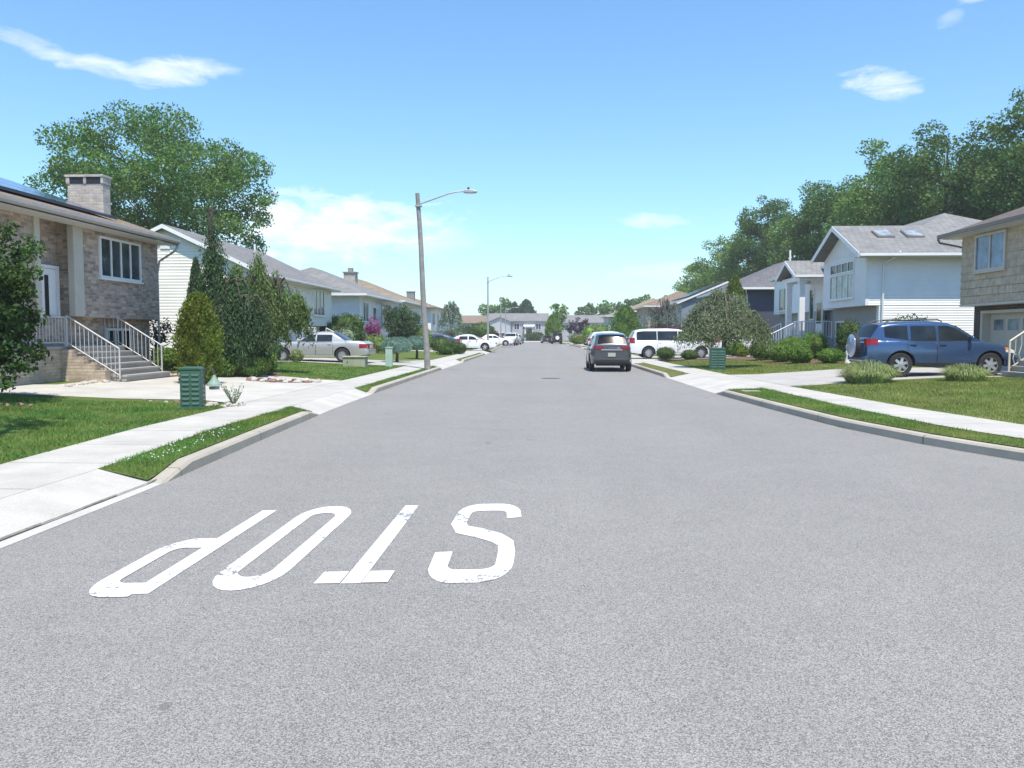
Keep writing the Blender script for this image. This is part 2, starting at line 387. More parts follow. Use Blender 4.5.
# ------------------------------------------------------------------ ground
def H(x): return 0.16 + 0.18 * min(max((abs(x) - 7.6) / 4.4, 0), 1)
def interp(tab): 
    ys = [p[0] for p in tab]; xs = [p[1] for p in tab]
    return lambda y: float(np.interp(y, ys, xs))
LX = interp([(-40, -4.1), (5.7, -4.08), (8.4, -4.12), (12, -4.35), (16.7, -4.6), (22, -4.72), (38, -4.85), (60, -4.95), (80, -5.3), (128, -6.9), (160, -9), (190, -12.2)])
LO = interp([(-40, -4.75), (8, -4.8), (12, -5.1), (16, -5.15), (40, -5.3), (60, -5.4), (80, -5.95), (128, -7.6), (160, -9.7), (190, -12.9)])
LI = lambda y: LO(y) - 1.22
RX = interp([(3.5, 15), (4.2, 12), (5.5, 10), (7, 8.2), (8.5, 7.0), (10.3, 5.98), (11.7, 5.5), (14, 5.04), (17.6, 4.77), (22.3, 4.5), (31, 4.36), (40, 4.2), (99, 3.95), (135, 2.7), (160, 1.3), (190, -1.5)])
RO = interp([(4.6, 15), (5.4, 12.5), (7, 9.8), (9, 7.9), (11.2, 6.55), (13, 6.2), (16, 5.95), (22.6, 5.78), (29.5, 5.25), (40, 4.95), (99, 4.6), (135, 3.35), (160, 1.95), (190, -.85)])
RI = lambda y: float(np.interp(y, [6.5, 7.6, 9.5, 11, 13, 16, 22.7, 29, 40, 200], [14.5, 11.5, 9.4, 8.4, 7.6, 7.15, 6.7, 6.45, 6.12, 6.12]) if y < 41 else RO(y) + 1.17)
YS = list(np.arange(-40, 4, 4.0)) + list(np.arange(4, 40, 1.0)) + list(np.arange(40, 190.1, 3.0))

def sheet(name, polys, dz, mat, label=None, cat=None, kind='structure', hf=H):
    bm = bmesh.new()
    for poly in polys:
        bm.faces.new([bm.verts.new((p[0], p[1], 0)) for p in poly])
    bmesh.ops.recalc_face_normals(bm, faces=bm.faces)
    for f in bm.faces:
        if f.normal.z < 0: f.normal_flip()
    bmesh.ops.triangulate(bm, faces=bm.faces)
    for xb in (-12, -7.6, 7.6, 12):
        bmesh.ops.bisect_plane(bm, geom=bm.verts[:] + bm.edges[:] + bm.faces[:], plane_co=(xb, 0, 0), plane_no=(1, 0, 0))
    for v in bm.verts: v.co.z = hf(v.co.x) + dz
    me = bpy.data.meshes.new(name); bm.to_mesh(me); bm.free(); me.materials.append(M[mat])
    o = bpy.data.objects.new(name, me); C.objects.link(o)
    return tag(o, label, cat, None, kind)

def band(fa, fb, y0, y1):
    ys = sorted({y0, y1} | {y for y in YS if y0 < y < y1})
    return [[(fa(a), a), (fb(a), a), (fb(b), b), (fa(b), b)] for a, b in zip(ys[:-1], ys[1:])]

flat = lambda x: 0.0
sheet('ground', [[(-1450, -1450), (1450, -1450), (1450, 1450), (-1450, 1450)]], -0.06, 'lawn', 'wide green ground reaching the horizon', 'ground', hf=flat)
road_polys = band(LX, RX, 4.2, 190) + [[(-4.1, -40), (60, -40), (60, 3.4), (15, 3.5), (12, 4.2), (-4.08, 4.2)], [(-30, 190), (25, 190), (25, 197), (-30, 197)]]

sheet('road', road_polys, 0.0, 'asphalt', 'light grey worn asphalt street running to the far houses', 'road', hf=flat)
sheet('lot', band(LI, lambda y: -70, -40, 188), 0.0, 'lawn', 'lawn ground of the house lots left of the street', 'ground')
sheet('lot', band(RI, lambda y: 90, 7.5, 188), 0.0, 'lawn_dry', 'lawn ground of the house lots right of the street', 'ground')
sheet('sidewalk', band(LO, LI, -40, 188), 0.004, 'sidewalk', 'pale concrete sidewalk along the left lawns', 'sidewalk')
sheet('sidewalk', band(RO, RI, 6.5, 188), 0.004, 'sidewalk', 'pale concrete sidewalk along the right lawns', 'sidewalk')

L_STRIPS = [(8.3, 15.8), (21.2, 36.6), (46, 64), (72, 98), (104, 128), (134, 160), (164, 188)]
R_STRIPS = [(3.6, 21.9), (29.8, 41.5), (53, 66), (72, 90), (96, 122), (128, 150), (156, 186)]
def gaps(strips, a, b):
    out = []; cur = a
    for s0, s1 in strips:
        if s0 > cur: out.append((cur, s0))
        cur = s1
    if cur < b: out.append((cur, b))
    return out

def curb(name, fx, side, segs, label):
    mb = MB()
    for a, b in segs:
        n = max(2, int((b - a) / 0.8) + 1)
        ys = np.linspace(a, b, n)
        ring = []
        for i, y in enumerate(ys):
            x = fx(y); d = (fx(y + .1) - fx(y - .1)) / .2; nn = Vector((side, -side * d, 0)).normalized()
            e = min((y - a), (b - y)); top = 0.012 + 0.128 * min(1, (e / 0.8)) ** .6
            if y < 6 and side > 0: top = .165
            p = Vector((x, y, 0)); q = p + nn * 0.17
            pr = p + nn * 0.03
            ring.append([(p.x, p.y, -0.05), (p.x + .0, p.y, top - 0.03), (pr.x, pr.y, top), (q.x, q.y, top + .002), (q.x, q.y, -0.05)])
        vs = [p for r in ring for p in r]; m = 5
        fs = [(i * m + k, i * m + (k + 1) % m, (i + 1) * m + (k + 1) % m, (i + 1) * m + k) for i in range(n - 1) for k in range(m)]
        fs += [(0, 1, 2, 3, 4), tuple((n - 1) * m + k for k in range(m))]
        mb.add(vs, fs)
    return tag(mb.build(name, 'curb'), label, 'curb', None, 'structure')
curb('curb', LX, -1, L_STRIPS, 'worn concrete curb on the left side of the street')
curb('curb', RX, 1, R_STRIPS, 'worn concrete curb sweeping round the right corner')

def apron(name, fx, fo, side, segs, label, mat='driveway'):
    mb = MB()
    for a, b in segs:
        a, b = a - (.9 if a > -39 else 0), b + .9
        ys = sorted({a, b} | {y for y in YS if a < y < b})
        for y0, y1 in zip(ys[:-1], ys[1:]):
            for t0, t1 in ((0, .22), (.22, 1)):
                P = lambda t, y: (fx(y) + (fo(y) - fx(y)) * t, y, 0.006 + (0.018 if t == .22 else 0) + .156 * (t if t > .22 else 0))
                mb.add([P(t0, y0), P(t1, y0), P(t1, y1), P(t0, y1)], [(0, 1, 2, 3)])
            mb.add([(fx(y0), y0, -.02), (fx(y1), y1, -.02), P(0, y1), P(0, y0)], [(0, 1, 2, 3)])
    o = mb.build(name, mat)
    for p in o.data.polygons:
        if p.normal.z < -.1: p.flip()
    return tag(o, label, 'driveway apron', None, 'structure')
apron('apron', LX, LO, -1, gaps(L_STRIPS, -40, 188), 'sloping concrete driveway aprons at the left curb')
apron('apron', RX, RO, 1, gaps(R_STRIPS, 3.6, 188), 'sloping concrete driveway aprons at the right curb')
sheet('driveway', [[(LX(172), 172), (RX(172), 172), (RX(190), 190), (24, 190.5), (24, 198.5), (-29, 198.5), (-29, 190.5), (LX(190), 190)]], 0.005, 'driveway', 'bright concrete court at the far end of the street', 'road', hf=flat)
# dirt seam where the near apron meets the road
sm = MB()
for y in np.arange(-2, 8.7, .6):
    w = (0.026, 0.012, 0.02, 0.03, 0.016)[int(y * 10) % 5]
    for a in (0.10,):
        x0, x1 = LX(y) - .10, LX(y + .6) - .10
        sm.add([(x0, y, .030), (x0 - w, y, .036), (x1 - w, y + .6, .036), (x1, y + .6, .030)], [(0, 1, 2, 3)])
plain('seam_dirt', (0.20, 0.185, 0.14), 0.95, 0.4, 9)
tag(sm.build('seam', 'seam_dirt', fix=False), 'dirty seam between the near apron and the gutter', 'road', None, 'structure')

def apron_z(t): return 0.006 + (.156 * t if t > .22 else .16 * t)
def strip_height(fx, fo, side, segs):
    """height of the verge: it slopes down to the apron at both ends of each run"""
    def f(x, y):
        e = min([min(y - a, b - y) for a, b in segs if a - .01 <= y <= b + .01] or [9])
        t = min(1, max(0, (x - fx(y)) / ((fo(y) - fx(y)) or 1e-6)))
        k = min(1, max(0, e / .9)); k = k * k * (3 - 2 * k)
        return (apron_z(t) + .004) * (1 - k) + (H(x) - .005) * k
    return f
def strips(name, fx, fo, side, segs, mat, label):
    mb = MB(); hf = strip_height(fx, fo, side, segs)
    for a, b in segs:
        ys = np.concatenate([np.linspace(a, a + .9, 6), np.arange(a + 1.5, b - 1, .8), np.linspace(b - .9, b, 6)])
        vs = []; n = 5
        for y in ys:
            x0, x1 = fx(y) + side * .165, fo(y)
            for k in range(n): x = x0 + (x1 - x0) * k / (n - 1); vs.append((x, y, hf(x, y)))
        mb.add(vs, [(i * n + k, i * n + k + 1, (i + 1) * n + k + 1, (i + 1) * n + k) for i in range(len(ys) - 1) for k in range(n - 1)])
    o = mb.build(name, mat, fix=False)
    for p in o.data.polygons:
        if p.normal.z < 0: p.flip()
    return tag(o, label, 'grass strip', None, 'structure')
R_ST2 = [(4.8, 21.9)] + R_STRIPS[1:]
strips('grass_strip', LX, LO, -1, L_STRIPS, 'lawn', 'narrow grass strip between left curb and sidewalk')
strips('grass_strip', RX, RO, 1, R_ST2, 'lawn_dry', 'narrow grass strip between right curb and sidewalk')

# driveways and paths (over the lots)
sheet('driveway', [[(LI(-30), -30), (LI(8.35), 8.35), (-9, 8.45), (-9, -30)]], 0.008, 'driveway', 'pale concrete driveway at the near left corner', 'driveway')
sheet('driveway', [[(LI(16.2), 16.2), (LI(24.6), 24.6), (-8.4, 26.0), (-11.0, 26.9), (-12.3, 25.2), (-12.3, 19.5), (-30, 19.5), (-30, 16.6), (-9.2, 16.7), (-7.6, 17.2)]], 0.008, 'driveway', 'wide pale concrete driveway in front of the brick house', 'driveway')
sheet('driveway', [[(LI(36.9), 36.9), (LI(45.2), 45.2), (-8, 42.6), (-14.3, 42.4), (-14.3, 36.8)]], 0.008, 'drive_aged', 'grey concrete driveway under the silver sedan', 'driveway')
sheet('driveway', [[(LI(64), 64), (LI(71.5), 71.5), (-14, 71.5), (-14, 64)]], 0.008, 'driveway', 'concrete driveway under the navy car', 'driveway')
sheet('driveway', [[(LI(98), 98), (LI(104), 104), (-14, 104), (-14, 98)]], 0.008, 'driveway', 'far concrete driveway beside the white houses', 'driveway')
sheet('driveway', [[(RI(22.6), 22.6), (9.0, 23.75), (16.8, 24.9), (16.8, 31.4), (11.0, 30.6), (RI(28.8), 28.8)]], 0.008, 'drive_aged', 'grey concrete driveway under the blue suv', 'driveway')
sheet('driveway', [[(RI(41.8), 41.8), (5.9, 45.4), (10.5, 46.5), (14.9, 47.4), (14.9, 53), (RI(53), 53)]], 0.008, 'drive_aged', 'concrete driveway under the white minivan', 'driveway')
# mulch beds
sheet('mulch_bed', [[(6.4, 46.6), (6.2, 45.6), (9.6, 44.4), (10.6, 40.2), (10.2, 37.0), (11.4, 35.2), (14.8, 36.6), (14.8, 46.4), (10.5, 46.4)]], 0.02, 'mulch', 'reddish brown mulch bed beside the white minivan', 'mulch bed')
sheet('mulch_bed', [[(-12.3, 21), (-12.3, 28.5), (-9.4, 28.0), (-8.9, 26.2), (-11.0, 26.95), (-11.3, 24.4), (-11.5, 21.3)]], 0.02, 'mulch', 'brown planting bed at the foot of the brick house', 'mulch bed')

# ------------------------------------------------------------------ road lettering and covers
def ribbon(mb, path, w, M2, closed=False, z=0.004):
    """stroke of width w along path, then mapped to the road by M2"""
    n = len(path); pts = [Vector((p[0], p[1])) for p in path]; Ls = []; Rs = []
    for i in range(n):
        if closed: a, b = pts[i - 1], pts[(i + 1) % n]
        else: a, b = pts[max(i - 1, 0)], pts[min(i + 1, n - 1)]
        d = (b - a).normalized(); nn = Vector((-d.y, d.x))
        Ls.append(pts[i] + nn * w / 2); Rs.append(pts[i] - nn * w / 2)
    vs = [(*M2(p), z) for p in Ls] + [(*M2(p), z) for p in Rs]
    rng_ = range(n if closed else n - 1)
    mb.add(vs, [(i, (i + 1) % n, (i + 1) % n + n, i + n) for i in rng_])
def arc(cx, cy, rx, ry, a0, a1, n=14): return [(cx + rx * math.cos(R(a0 + (a1 - a0) * i / n)), cy + ry * math.sin(R(a0 + (a1 - a0) * i / n))) for i in range(n + 1)]
YK = 2.35
def letter_map(x0, y0, skew):   # local (a, b): a across 0..0.45, b along 0..1 (unit = 2.35 m), b = 0 is the top of the letter, nearest the viewer
    return lambda p: (x0 + p[0] + skew * p[1] * YK, y0 + p[1] * YK + 0.10 * p[0])
stop = thing('road_marking', 'worn white STOP lettering painted upside down on the asphalt', 'road marking')
stop['kind'] = 'structure'
W_ = 0.125
def letter(paths, x0, y0, skew=0.0, name='letter', flat_caps=()):
    mb = MB(); f = letter_map(x0, y0, skew)
    for i, (pth, cl, w) in enumerate(paths): ribbon(mb, pth, w, f, cl, 0.004 + i * 0.0015)
    o = mb.build(name, 'road_paint', stop, fix=False)
    for p in o.data.polygons:
        if p.normal.z < 0: p.flip()
    return o
# P: stem on the right, bowl low left
letter([([(0.375, 0.0), (0.375, 1.0)], False, .125),
        ([(0.345, 0.035)] + [(0.19, 0.035)] + arc(0.19, 0.135, 0.13, 0.10, -90, -180, 8) + arc(0.19, 0.40, 0.13, 0.115, 180, 90, 8) + [(0.345, 0.515)], False, .118)], -2.90, 4.70, 0.0)
letter([(arc(0.225, 0.16, 0.168, 0.125, 180, 360, 12) + arc(0.225, 0.84, 0.168, 0.125, 0, 180, 12), True, .12)], -2.20, 4.86, 0.0)
letter([([(0.235, 0.0), (0.235, 1.0)], False, .125), ([(0.0, 0.055), (0.165, 0.055)], False, .24 * .45), ([(0.305, 0.055), (0.47, 0.055)], False, .24 * .45)], -1.50, 4.98, 0.0)
letter([([(0.06, 0.30), (0.065, 0.20)] + arc(0.195, 0.16, 0.13, 0.115, 180, 270, 6)[1:] + arc(0.36, 0.16, 0.16, 0.115, 270, 360, 6) +
         [(0.52, 0.29), (0.50, 0.40), (0.42, 0.47), (0.28, 0.535), (0.12, 0.59), (0.07, 0.68), (0.075, 0.80)] + arc(0.215, 0.83, 0.14, 0.115, 180, 90, 6)[1:] + arc(0.38, 0.83, 0.14, 0.115, 90, 15, 5) + [(0.53, 0.76)], False, .125)], -0.82, 5.06, 0.0)
tag(MB().lathe([(0.0, 0.001), (.36, 0.001), (.36, 0.006), (.30, .008), (0.0, .008)], 28).build('manhole_cover', 'iron', loc=(0.1, 29.2, 0)), 'small dark iron cover set in the middle of the asphalt', 'manhole cover')
tag(MB().box(-.22, .22, -.16, .16, 0, .02).build('meter_cover', 'drive_aged', loc=(5.12, 20.4, .165), bev=.01), 'pale concrete meter cover in the right grass strip', 'utility cover')

# ------------------------------------------------------------------ foliage helpers
def leaves_obj(name, P, size, mat, parent=None, aspect=0.55, rng=None, axis=None, axis_jit=0.5, extra=None, loc=None):
    """one quad per point; axis = preferred long direction (n,3) or None"""
    n = len(P); rng = rng or np.random.default_rng(1)
    a = rng.normal(size=(n, 3))
    if axis is not None: a = axis + a * axis_jit
    a /= np.linalg.norm(a, axis=1)[:, None] + 1e-9
    b = rng.normal(size=(n, 3)); b -= a * (a * b).sum(1)[:, None]; b /= np.linalg.norm(b, axis=1)[:, None] + 1e-9
    s = size * rng.uniform(0.6, 1.35, n)[:, None]
    A = a * s * .5; B = b * s * .5 * aspect
    V = np.stack([P - A, P + B * 1.0 - A * .1, P + A, P - B * 1.0 - A * .1], 1).reshape(-1, 3)
    me = bpy.data.meshes.new(name)
    nv = len(V); ex_v, ex_f = extra if extra else ([], [])
    if extra: V = np.vstack([V, np.array(ex_v, dtype=float)])
    me.vertices.add(len(V)); me.vertices.foreach_set('co', V.astype(np.float32).ravel())
    lens = [4] * n + [len(f) for f in ex_f]
    idx = np.concatenate([np.arange(4 * n)] + [np.array(f) + nv for f in ex_f]) if ex_f else np.arange(4 * n)
    me.loops.add(len(idx)); me.loops.foreach_set('vertex_index', idx.astype(np.int32))
    me.polygons.add(len(lens)); st = np.concatenate([[0], np.cumsum(lens)[:-1]])
    me.polygons.foreach_set('loop_start', st.astype(np.int32))
    me.update(calc_edges=True); me.validate()
    me.materials.append(M[mat] if isinstance(mat, str) else mat)
    o = bpy.data.objects.new(name, me); C.objects.link(o); o.parent = parent
    if loc: o.location = loc
    return o

def sphere_pts(rng, n):
    v = rng.normal(size=(n, 3)); return v / np.linalg.norm(v, axis=1)[:, None]

def clumps_pts(rng, centers, radii, per, flat=0.75, shell=0.55):
    out = []
    for c, r in zip(centers, radii):
        n = max(8, int(per * (r ** 2)))
        d = sphere_pts(rng, n); rr = r * (shell + (1 - shell) * rng.random(n)) ** 0.8
        out.append(c + d * rr[:, None] * np.array([1, 1, flat]))
    return np.vstack(out)

def bush(name, label, cat, x, y, rx, ry, h, mat, n=1800, size=0.10, seed=0, group=None, lobes=5, z=None, bot=0.0, up=None, parent=None, core=0.80, aspect=.55):
    """dense rounded shrub: leaf faces over an uneven, lobed mass"""
    rng = np.random.default_rng(seed); rr = random.Random(seed)
    z = H(x) if z is None else z
    cs = [((0, 0, h * .5), (rx * .86, ry * .86, h * .5))]
    for i in range(lobes):
        t = 2 * math.pi * (i + rr.random() * .6) / lobes; k = rr.uniform(.3, .48)
        cs.append(((rx * .5 * math.cos(t), ry * .5 * math.sin(t), h * rr.uniform(.38, .66)), (rx * k * 1.15, ry * k * 1.15, h * rr.uniform(.28, .36))))
    vol = sum(c[1][0] * c[1][2] for c in cs); pts = []; ex = MB()
    for c, r in cs:
        m = int(n * c_w(r) / sum(c_w(q[1]) for q in cs)); d = sphere_pts(rng, m)
        bumpy = 1 + .10 * np.sin(d[:, 0] * 7 + seed) * np.sin(d[:, 1] * 6 + 1) + .07 * np.sin(d[:, 2] * 9 + seed)
        pts.append(np.array(c) + d * np.array(r) * (bumpy * (0.86 + .2 * rng.random(m)))[:, None])
        ex.ellipsoid(c, (r[0] * core, r[1] * core, r[2] * core), 12, 8)
    P = np.vstack(pts); P = P[P[:, 2] > bot + 0.02]
    vv = [(p[0], p[1], max(p[2], bot + .01)) for p in ex.v]
    ax = None if up is None else np.tile(np.array(up, float), (len(P), 1))
    o = leaves_obj(name, P, size, mat, parent, aspect, rng, ax, .6, (vv, ex.f), (x, y, z) if parent is None else None)
    return tag(o, label, cat, group) if parent is None else o
def c_w(r): return r[0] * r[1] + r[0] * r[2]

def limbs(mb, rng, base, h, r0, n, spread, top_c, lean=0.0, k=6):
    """tapered trunk and limbs reaching into the crown; returns limb tips"""
    tips = []
    fork = h * .42
    trunk = [Vector(base), Vector((base[0] + lean * .3, base[1], base[2] + fork * .5)), Vector((base[0] + lean * .6, base[1] + .1, base[2] + fork)), Vector((base[0] + lean, base[1], base[2] + h * .92))]
    mb.tube(trunk, [r0 * 1.25, r0, r0 * .8, r0 * .1], k + 2)
    for i in range(n):
        t = rng.uniform(.30, .8); p = trunk[0].lerp(trunk[3], t); a = 2 * math.pi * (i + rng.uniform(-.3, .3)) / n
        L = spread * rng.uniform(.55, 1.0); up = rng.uniform(.25, .8) * L
        q = p + Vector((math.cos(a) * L * .5, math.sin(a) * L * .5, up * .6)); e = p + Vector((math.cos(a) * L, math.sin(a) * L, up))
        mb.tube([p, q, e], [r0 * (.5 * (1 - t) + .15), r0 * .22, r0 * .05], 5); tips.append(e)
        for j in range(2):
            b2 = a + rng.uniform(-.9, .9); e2 = q + Vector((math.cos(b2) * L * .45, math.sin(b2) * L * .45, rng.uniform(.1, .5) * L)); mb.tube([q, e2], [r0 * .16, r0 * .04], 4); tips.append(e2)
    return tips

def broad_tree(name, label, x, y, h, rad, mat, seed, base=0.28, nclump=46, per=110, leafs=0.32, group=None, gap=.25, z=None, bark='bark', fill=1.0, ry=None, cr=(.16, .30), lobe=None, cat='tree', nl=9):
    rng = np.random.default_rng(seed); pr = random.Random(seed)
    root = thing(name, label, cat, (x, y, H(x) if z is None else z), 0, group)
    mb = MB(); cz = h * (base + 1) / 2; rz = h * (1 - base) / 2; ry = ry or rad
    tips = limbs(mb, pr, (0, 0, -.1), h * .9, max(.10, h * .019), nl, rad * .85, cz)
    mb.build('trunk', bark, root, smooth=True)
    cs = []; rs = []
    for i in range(nclump):
        d = sphere_pts(rng, 1)[0]; k = (gap + (1 - gap) * rng.random() ** .6)
        k *= .9 if fill >= 1 else 1.0
        prof = 1.0 if d[2] > -.2 else .8
        c = np.array([d[0] * rad * k * prof, d[1] * ry * k * prof, cz + d[2] * rz * k * .92])
        cs.append(c); rs.append(rad * rng.uniform(*cr))
    for t in tips:
        cs.append(np.array(t) + rng.normal(size=3) * .2); rs.append(rad * rng.uniform(cr[0] * .8, cr[1] * .85))
    if lobe:
        for (lx, ly, lz, lr, m) in lobe:
            for i in range(m):
                d = sphere_pts(rng, 1)[0]; cs.append(np.array([lx, ly, lz]) + d * lr * rng.random() ** .5 * np.array([1, 1, .8])); rs.append(lr * rng.uniform(.28, .5))
    P = clumps_pts(rng, cs, rs, per, .7, .35)
    leaves_obj('crown', P, leafs, mat, root, .7, rng)
    return root

def cone_tree(name, label, x, y, h, rad, mat, seed, n=3500, size=.14, group=None, z=None, belly=.28, bot=.05, cat='tree', jag=.12, bark='bark', tip=1.0, down=False):
    """dense conifer with an uneven conical outline"""
    rng = np.random.default_rng(seed)
    root = thing(name, label, cat, (x, y, H(x) if z is None else z), 0, group)
    MB().tube([(0, 0, -.1), (0, 0, h * .5), (0, 0, h * .9)], [h * .02 + .03, h * .014 + .02, .01], 7).build('trunk', bark, root)
    def prof(t): return np.where(t < belly, .72 + .28 * np.sin(np.clip(t / belly, 0, 1) * math.pi / 2), np.clip((1 - t) / (1 - belly), 0, 1) ** (.72 * tip))
    t = rng.random(n) ** 1.15; a = rng.random(n) * 2 * math.pi
    lob = 1 + jag * np.sin(a * 5 + t * 17 + seed) + jag * .8 * np.sin(a * 9 - t * 31)
    r = prof(t) * rad * lob * (.72 + .3 * rng.random(n)) + .02
    P = np.stack([np.cos(a) * r, np.sin(a) * r, bot * h + t * h * (1 - bot)], 1)
    ax = np.stack([np.cos(a) * .5, np.sin(a) * .5, np.full(n, -.6 if down else .9)], 1)
    core = MB(); m = 10; ts = np.linspace(0, .97, 9)
    core.lathe([(float(prof(q) * rad * .66) + .005, bot * h + q * h * (1 - bot)) for q in ts], 12)
    leaves_obj('crown', P, size, mat, root, .5, rng, ax, .5, (core.v, core.f))
    return root

def weeping_tree(name, label, x, y, h, rad, mat, seed, strands=420, size=.10, group=None, z=None, trunk_h=None, low=.25, ry=None, dome=.5, density=26, bark='grey_bark', lobes=None, strand_len=(.4, 1.0), cat='tree', jit=.06, leafasp=.4):
    """hanging shoots falling from an arching crown"""
    rng = np.random.default_rng(seed); pr = random.Random(seed)
    root = thing(name, label, cat, (x, y, H(x) if z is None else z), 0, group)
    ry = ry or rad; mb = MB(); th = trunk_h or h * .6
    mb.tube([(0, 0, -.1), (.06, 0, th * .5), (-.03, .05, th)], [.05 + h * .022, .04 + h * .018, .02 + h * .012], 8)
    arches = lobes or [(0, 0, h, rad, ry)]
    pts = []; axs = []
    for q_ in arches:
        ax_, ay_, ah, ar, ary = q_[:5]; low_ = q_[5] if len(q_) > 5 else low
        for i in range(9):
            a = 2 * math.pi * i / 9 + pr.random()
            if ar < .7: continue
            mb.tube([(0, 0, min(th, ah) * .86), (ax_ + math.cos(a) * ar * .4, ay_ + math.sin(a) * ary * .4, ah * .93), (ax_ + math.cos(a) * ar * .85, ay_ + math.sin(a) * ary * .85, ah * .72)], [.02 + h * .008, .02 + h * .004, .008], 5)
        m = int(strands * (ar * ary) ** .6 / sum((q[3] * q[4]) ** .6 for q in arches))
        for i in range(m):
            if i % 8 == 0: a0_ = pr.random() * 2 * math.pi; k0_ = pr.random() ** .5; dz_ = pr.uniform(.68, 1.05); dl_ = pr.uniform(.65, 1.25)
            k = min(1.1, max(0, k0_ + pr.gauss(0, .07))); a = a0_ + pr.gauss(0, .09) / max(.3, k)
            sx, sy = ax_ + math.cos(a) * ar * k, ay_ + math.sin(a) * ary * k
            ztop = ah * (1 - dome * k ** 2.2) * (1 - (1 - dz_) * (.3 + .7 * k)) * pr.uniform(.98, 1.02) - (.1 if k > .7 else 0)
            zl = max(low_ * pr.uniform(.85, 1.25), ztop - max(ztop - low_, .3) * dl_ * pr.uniform(*strand_len)); zl = min(zl, ztop - .12)
            L = ztop - zl; nn = max(3, int(density * L / (size * 10) * 1.0))
            tt = np.linspace(0, 1, nn)
            out = .10 * np.sin(tt * 2.2)
            px = sx + math.cos(a) * out + rng.normal(size=nn) * jit; py = sy + math.sin(a) * out + rng.normal(size=nn) * jit
            pts.append(np.stack([px, py, ztop - tt * L], 1)); axs.append(np.tile([math.cos(a) * .25, math.sin(a) * .25, -1.0], (nn, 1)))
    mb.build('trunk', bark, root, smooth=True)
    leaves_obj('crown', np.vstack(pts), size, mat, root, leafasp, rng, np.vstack(axs), .45)
    return root

leaf('leaf_oak', (0.088, 0.166, 0.043)); leaf('leaf_big', (0.113, 0.206, 0.053), .035, .34); leaf('leaf_wood', (0.085, 0.158, 0.045), .03, .34)
leaf('leaf_wood_light', (0.139, 0.236, 0.059), .03, .34); leaf('leaf_fresh', (0.166, 0.264, 0.055), .03, .4); leaf('leaf_lime', (0.190, 0.246, 0.035), .02, .4)
leaf('leaf_arbor', (0.133, 0.179, 0.028), .025, .4); leaf('leaf_conifer', (0.066, 0.117, 0.051), .03, .5); leaf('leaf_cedar', (0.107, 0.156, 0.094), .02, .5)
leaf('leaf_blue', (0.180, 0.280, 0.250), .02, .4); leaf('leaf_bluecedar', (0.185, 0.244, 0.205), .02, .45); leaf('leaf_azalea', (0.127, 0.224, 0.039), .02, .4)
leaf('leaf_box', (0.078, 0.137, 0.035), .02, .4); leaf('leaf_red', (0.080, 0.032, 0.038), .02, .5); leaf('leaf_purple', (0.065, 0.032, 0.058), .02, .5)
leaf('flower_pink', (0.300, 0.065, 0.210), .02, .4); leaf('leaf_grass', (0.146, 0.244, 0.059), .04, .4, .35); leaf('leaf_grass_dry', (0.215, 0.265, 0.078), .03, .45, .35)
leaf('leaf_ornamental', (0.310, 0.360, 0.180), .02, .4, .35); leaf('leaf_juniper', (0.156, 0.234, 0.059), .025, .4); leaf('leaf_weep', (0.183, 0.220, 0.128), .02, .35)
leaf('leaf_edge', (0.055, 0.098, 0.028), .025, .5); leaf('leaf_cedargreen', (0.128, 0.189, 0.063), .02, .5); leaf('leaf_silver', (0.222, 0.270, 0.190), .02, .4); leaf('leaf_far', (0.107, 0.166, 0.068), .03, .4)

# ------------------------------------------------------------------ grass blades
def inside(P, poly):
    x, y = P[:, 0], P[:, 1]; r = np.zeros(len(P), bool); n = len(poly)
    for i in range(n):
        x0, y0 = poly[i]; x1, y1 = poly[(i + 1) % n]
        c = ((y0 > y) != (y1 > y)) & (x < (x1 - x0) * (y - y0) / ((y1 - y0) or 1e-9) + x0); r ^= c
    return r
def grass(name, polys, dens, h, mat, label, seed, base=.016, thick=.010, hf=None):
    rng = np.random.default_rng(seed); allp = []
    for poly in polys:
        q = np.array(poly); lo, hi = q.min(0), q.max(0); n = int((hi - lo).prod() * dens)
        P = lo + rng.random((n, 2)) * (hi - lo); allp.append(P[inside(P, poly)])
    P = np.vstack(allp)
    # patchy growth
    k = np.sin(P[:, 0] * 3.1 + np.sin(P[:, 1] * 2.3) * 1.4) * np.sin(P[:, 1] * 2.7 + 1.3 * np.sin(P[:, 0] * 1.7))
    P = P + rng.normal(size=P.shape) * .018; keep = rng.random(len(P)) < .75 + .25 * k; P = P[keep]; k = k[keep]; n = len(P)
    hh = h * (0.75 + .25 * k) * rng.uniform(.5, 1.35, n); a = rng.random(n) * 2 * math.pi
    lean = rng.normal(size=(n, 2)) * .45 * hh[:, None]
    Z = np.array([H(x) + base for x in P[:, 0]]) - .004 if hf is None else np.array([hf(x, y) for x, y in P[:, :2]]) - .004
    w = np.stack([np.cos(a), np.sin(a)], 1) * thick * .5
    V = np.zeros((n, 3, 3)); V[:, 0, :2] = P - w; V[:, 1, :2] = P + w; V[:, 2, :2] = P + lean
    V[:, 0, 2] = Z; V[:, 1, 2] = Z; V[:, 2, 2] = Z + hh
    me = bpy.data.meshes.new(name); me.vertices.add(3 * n); me.vertices.foreach_set('co', V.astype(np.float32).ravel())
    me.loops.add(3 * n); me.loops.foreach_set('vertex_index', np.arange(3 * n, dtype=np.int32))
    me.polygons.add(n); me.polygons.foreach_set('loop_start', np.arange(0, 3 * n, 3, dtype=np.int32)); me.update(calc_edges=True)
    me.materials.append(M[mat]); o = bpy.data.objects.new(name, me); C.objects.link(o)
    return tag(o, label, 'grass', None, 'stuff')
SL = band(lambda y: LX(y) - .17, lambda y: LO(y) + .0, 8.33, 15.78)
HL, HR = strip_height(LX, LO, -1, L_STRIPS), strip_height(RX, RO, 1, R_ST2)
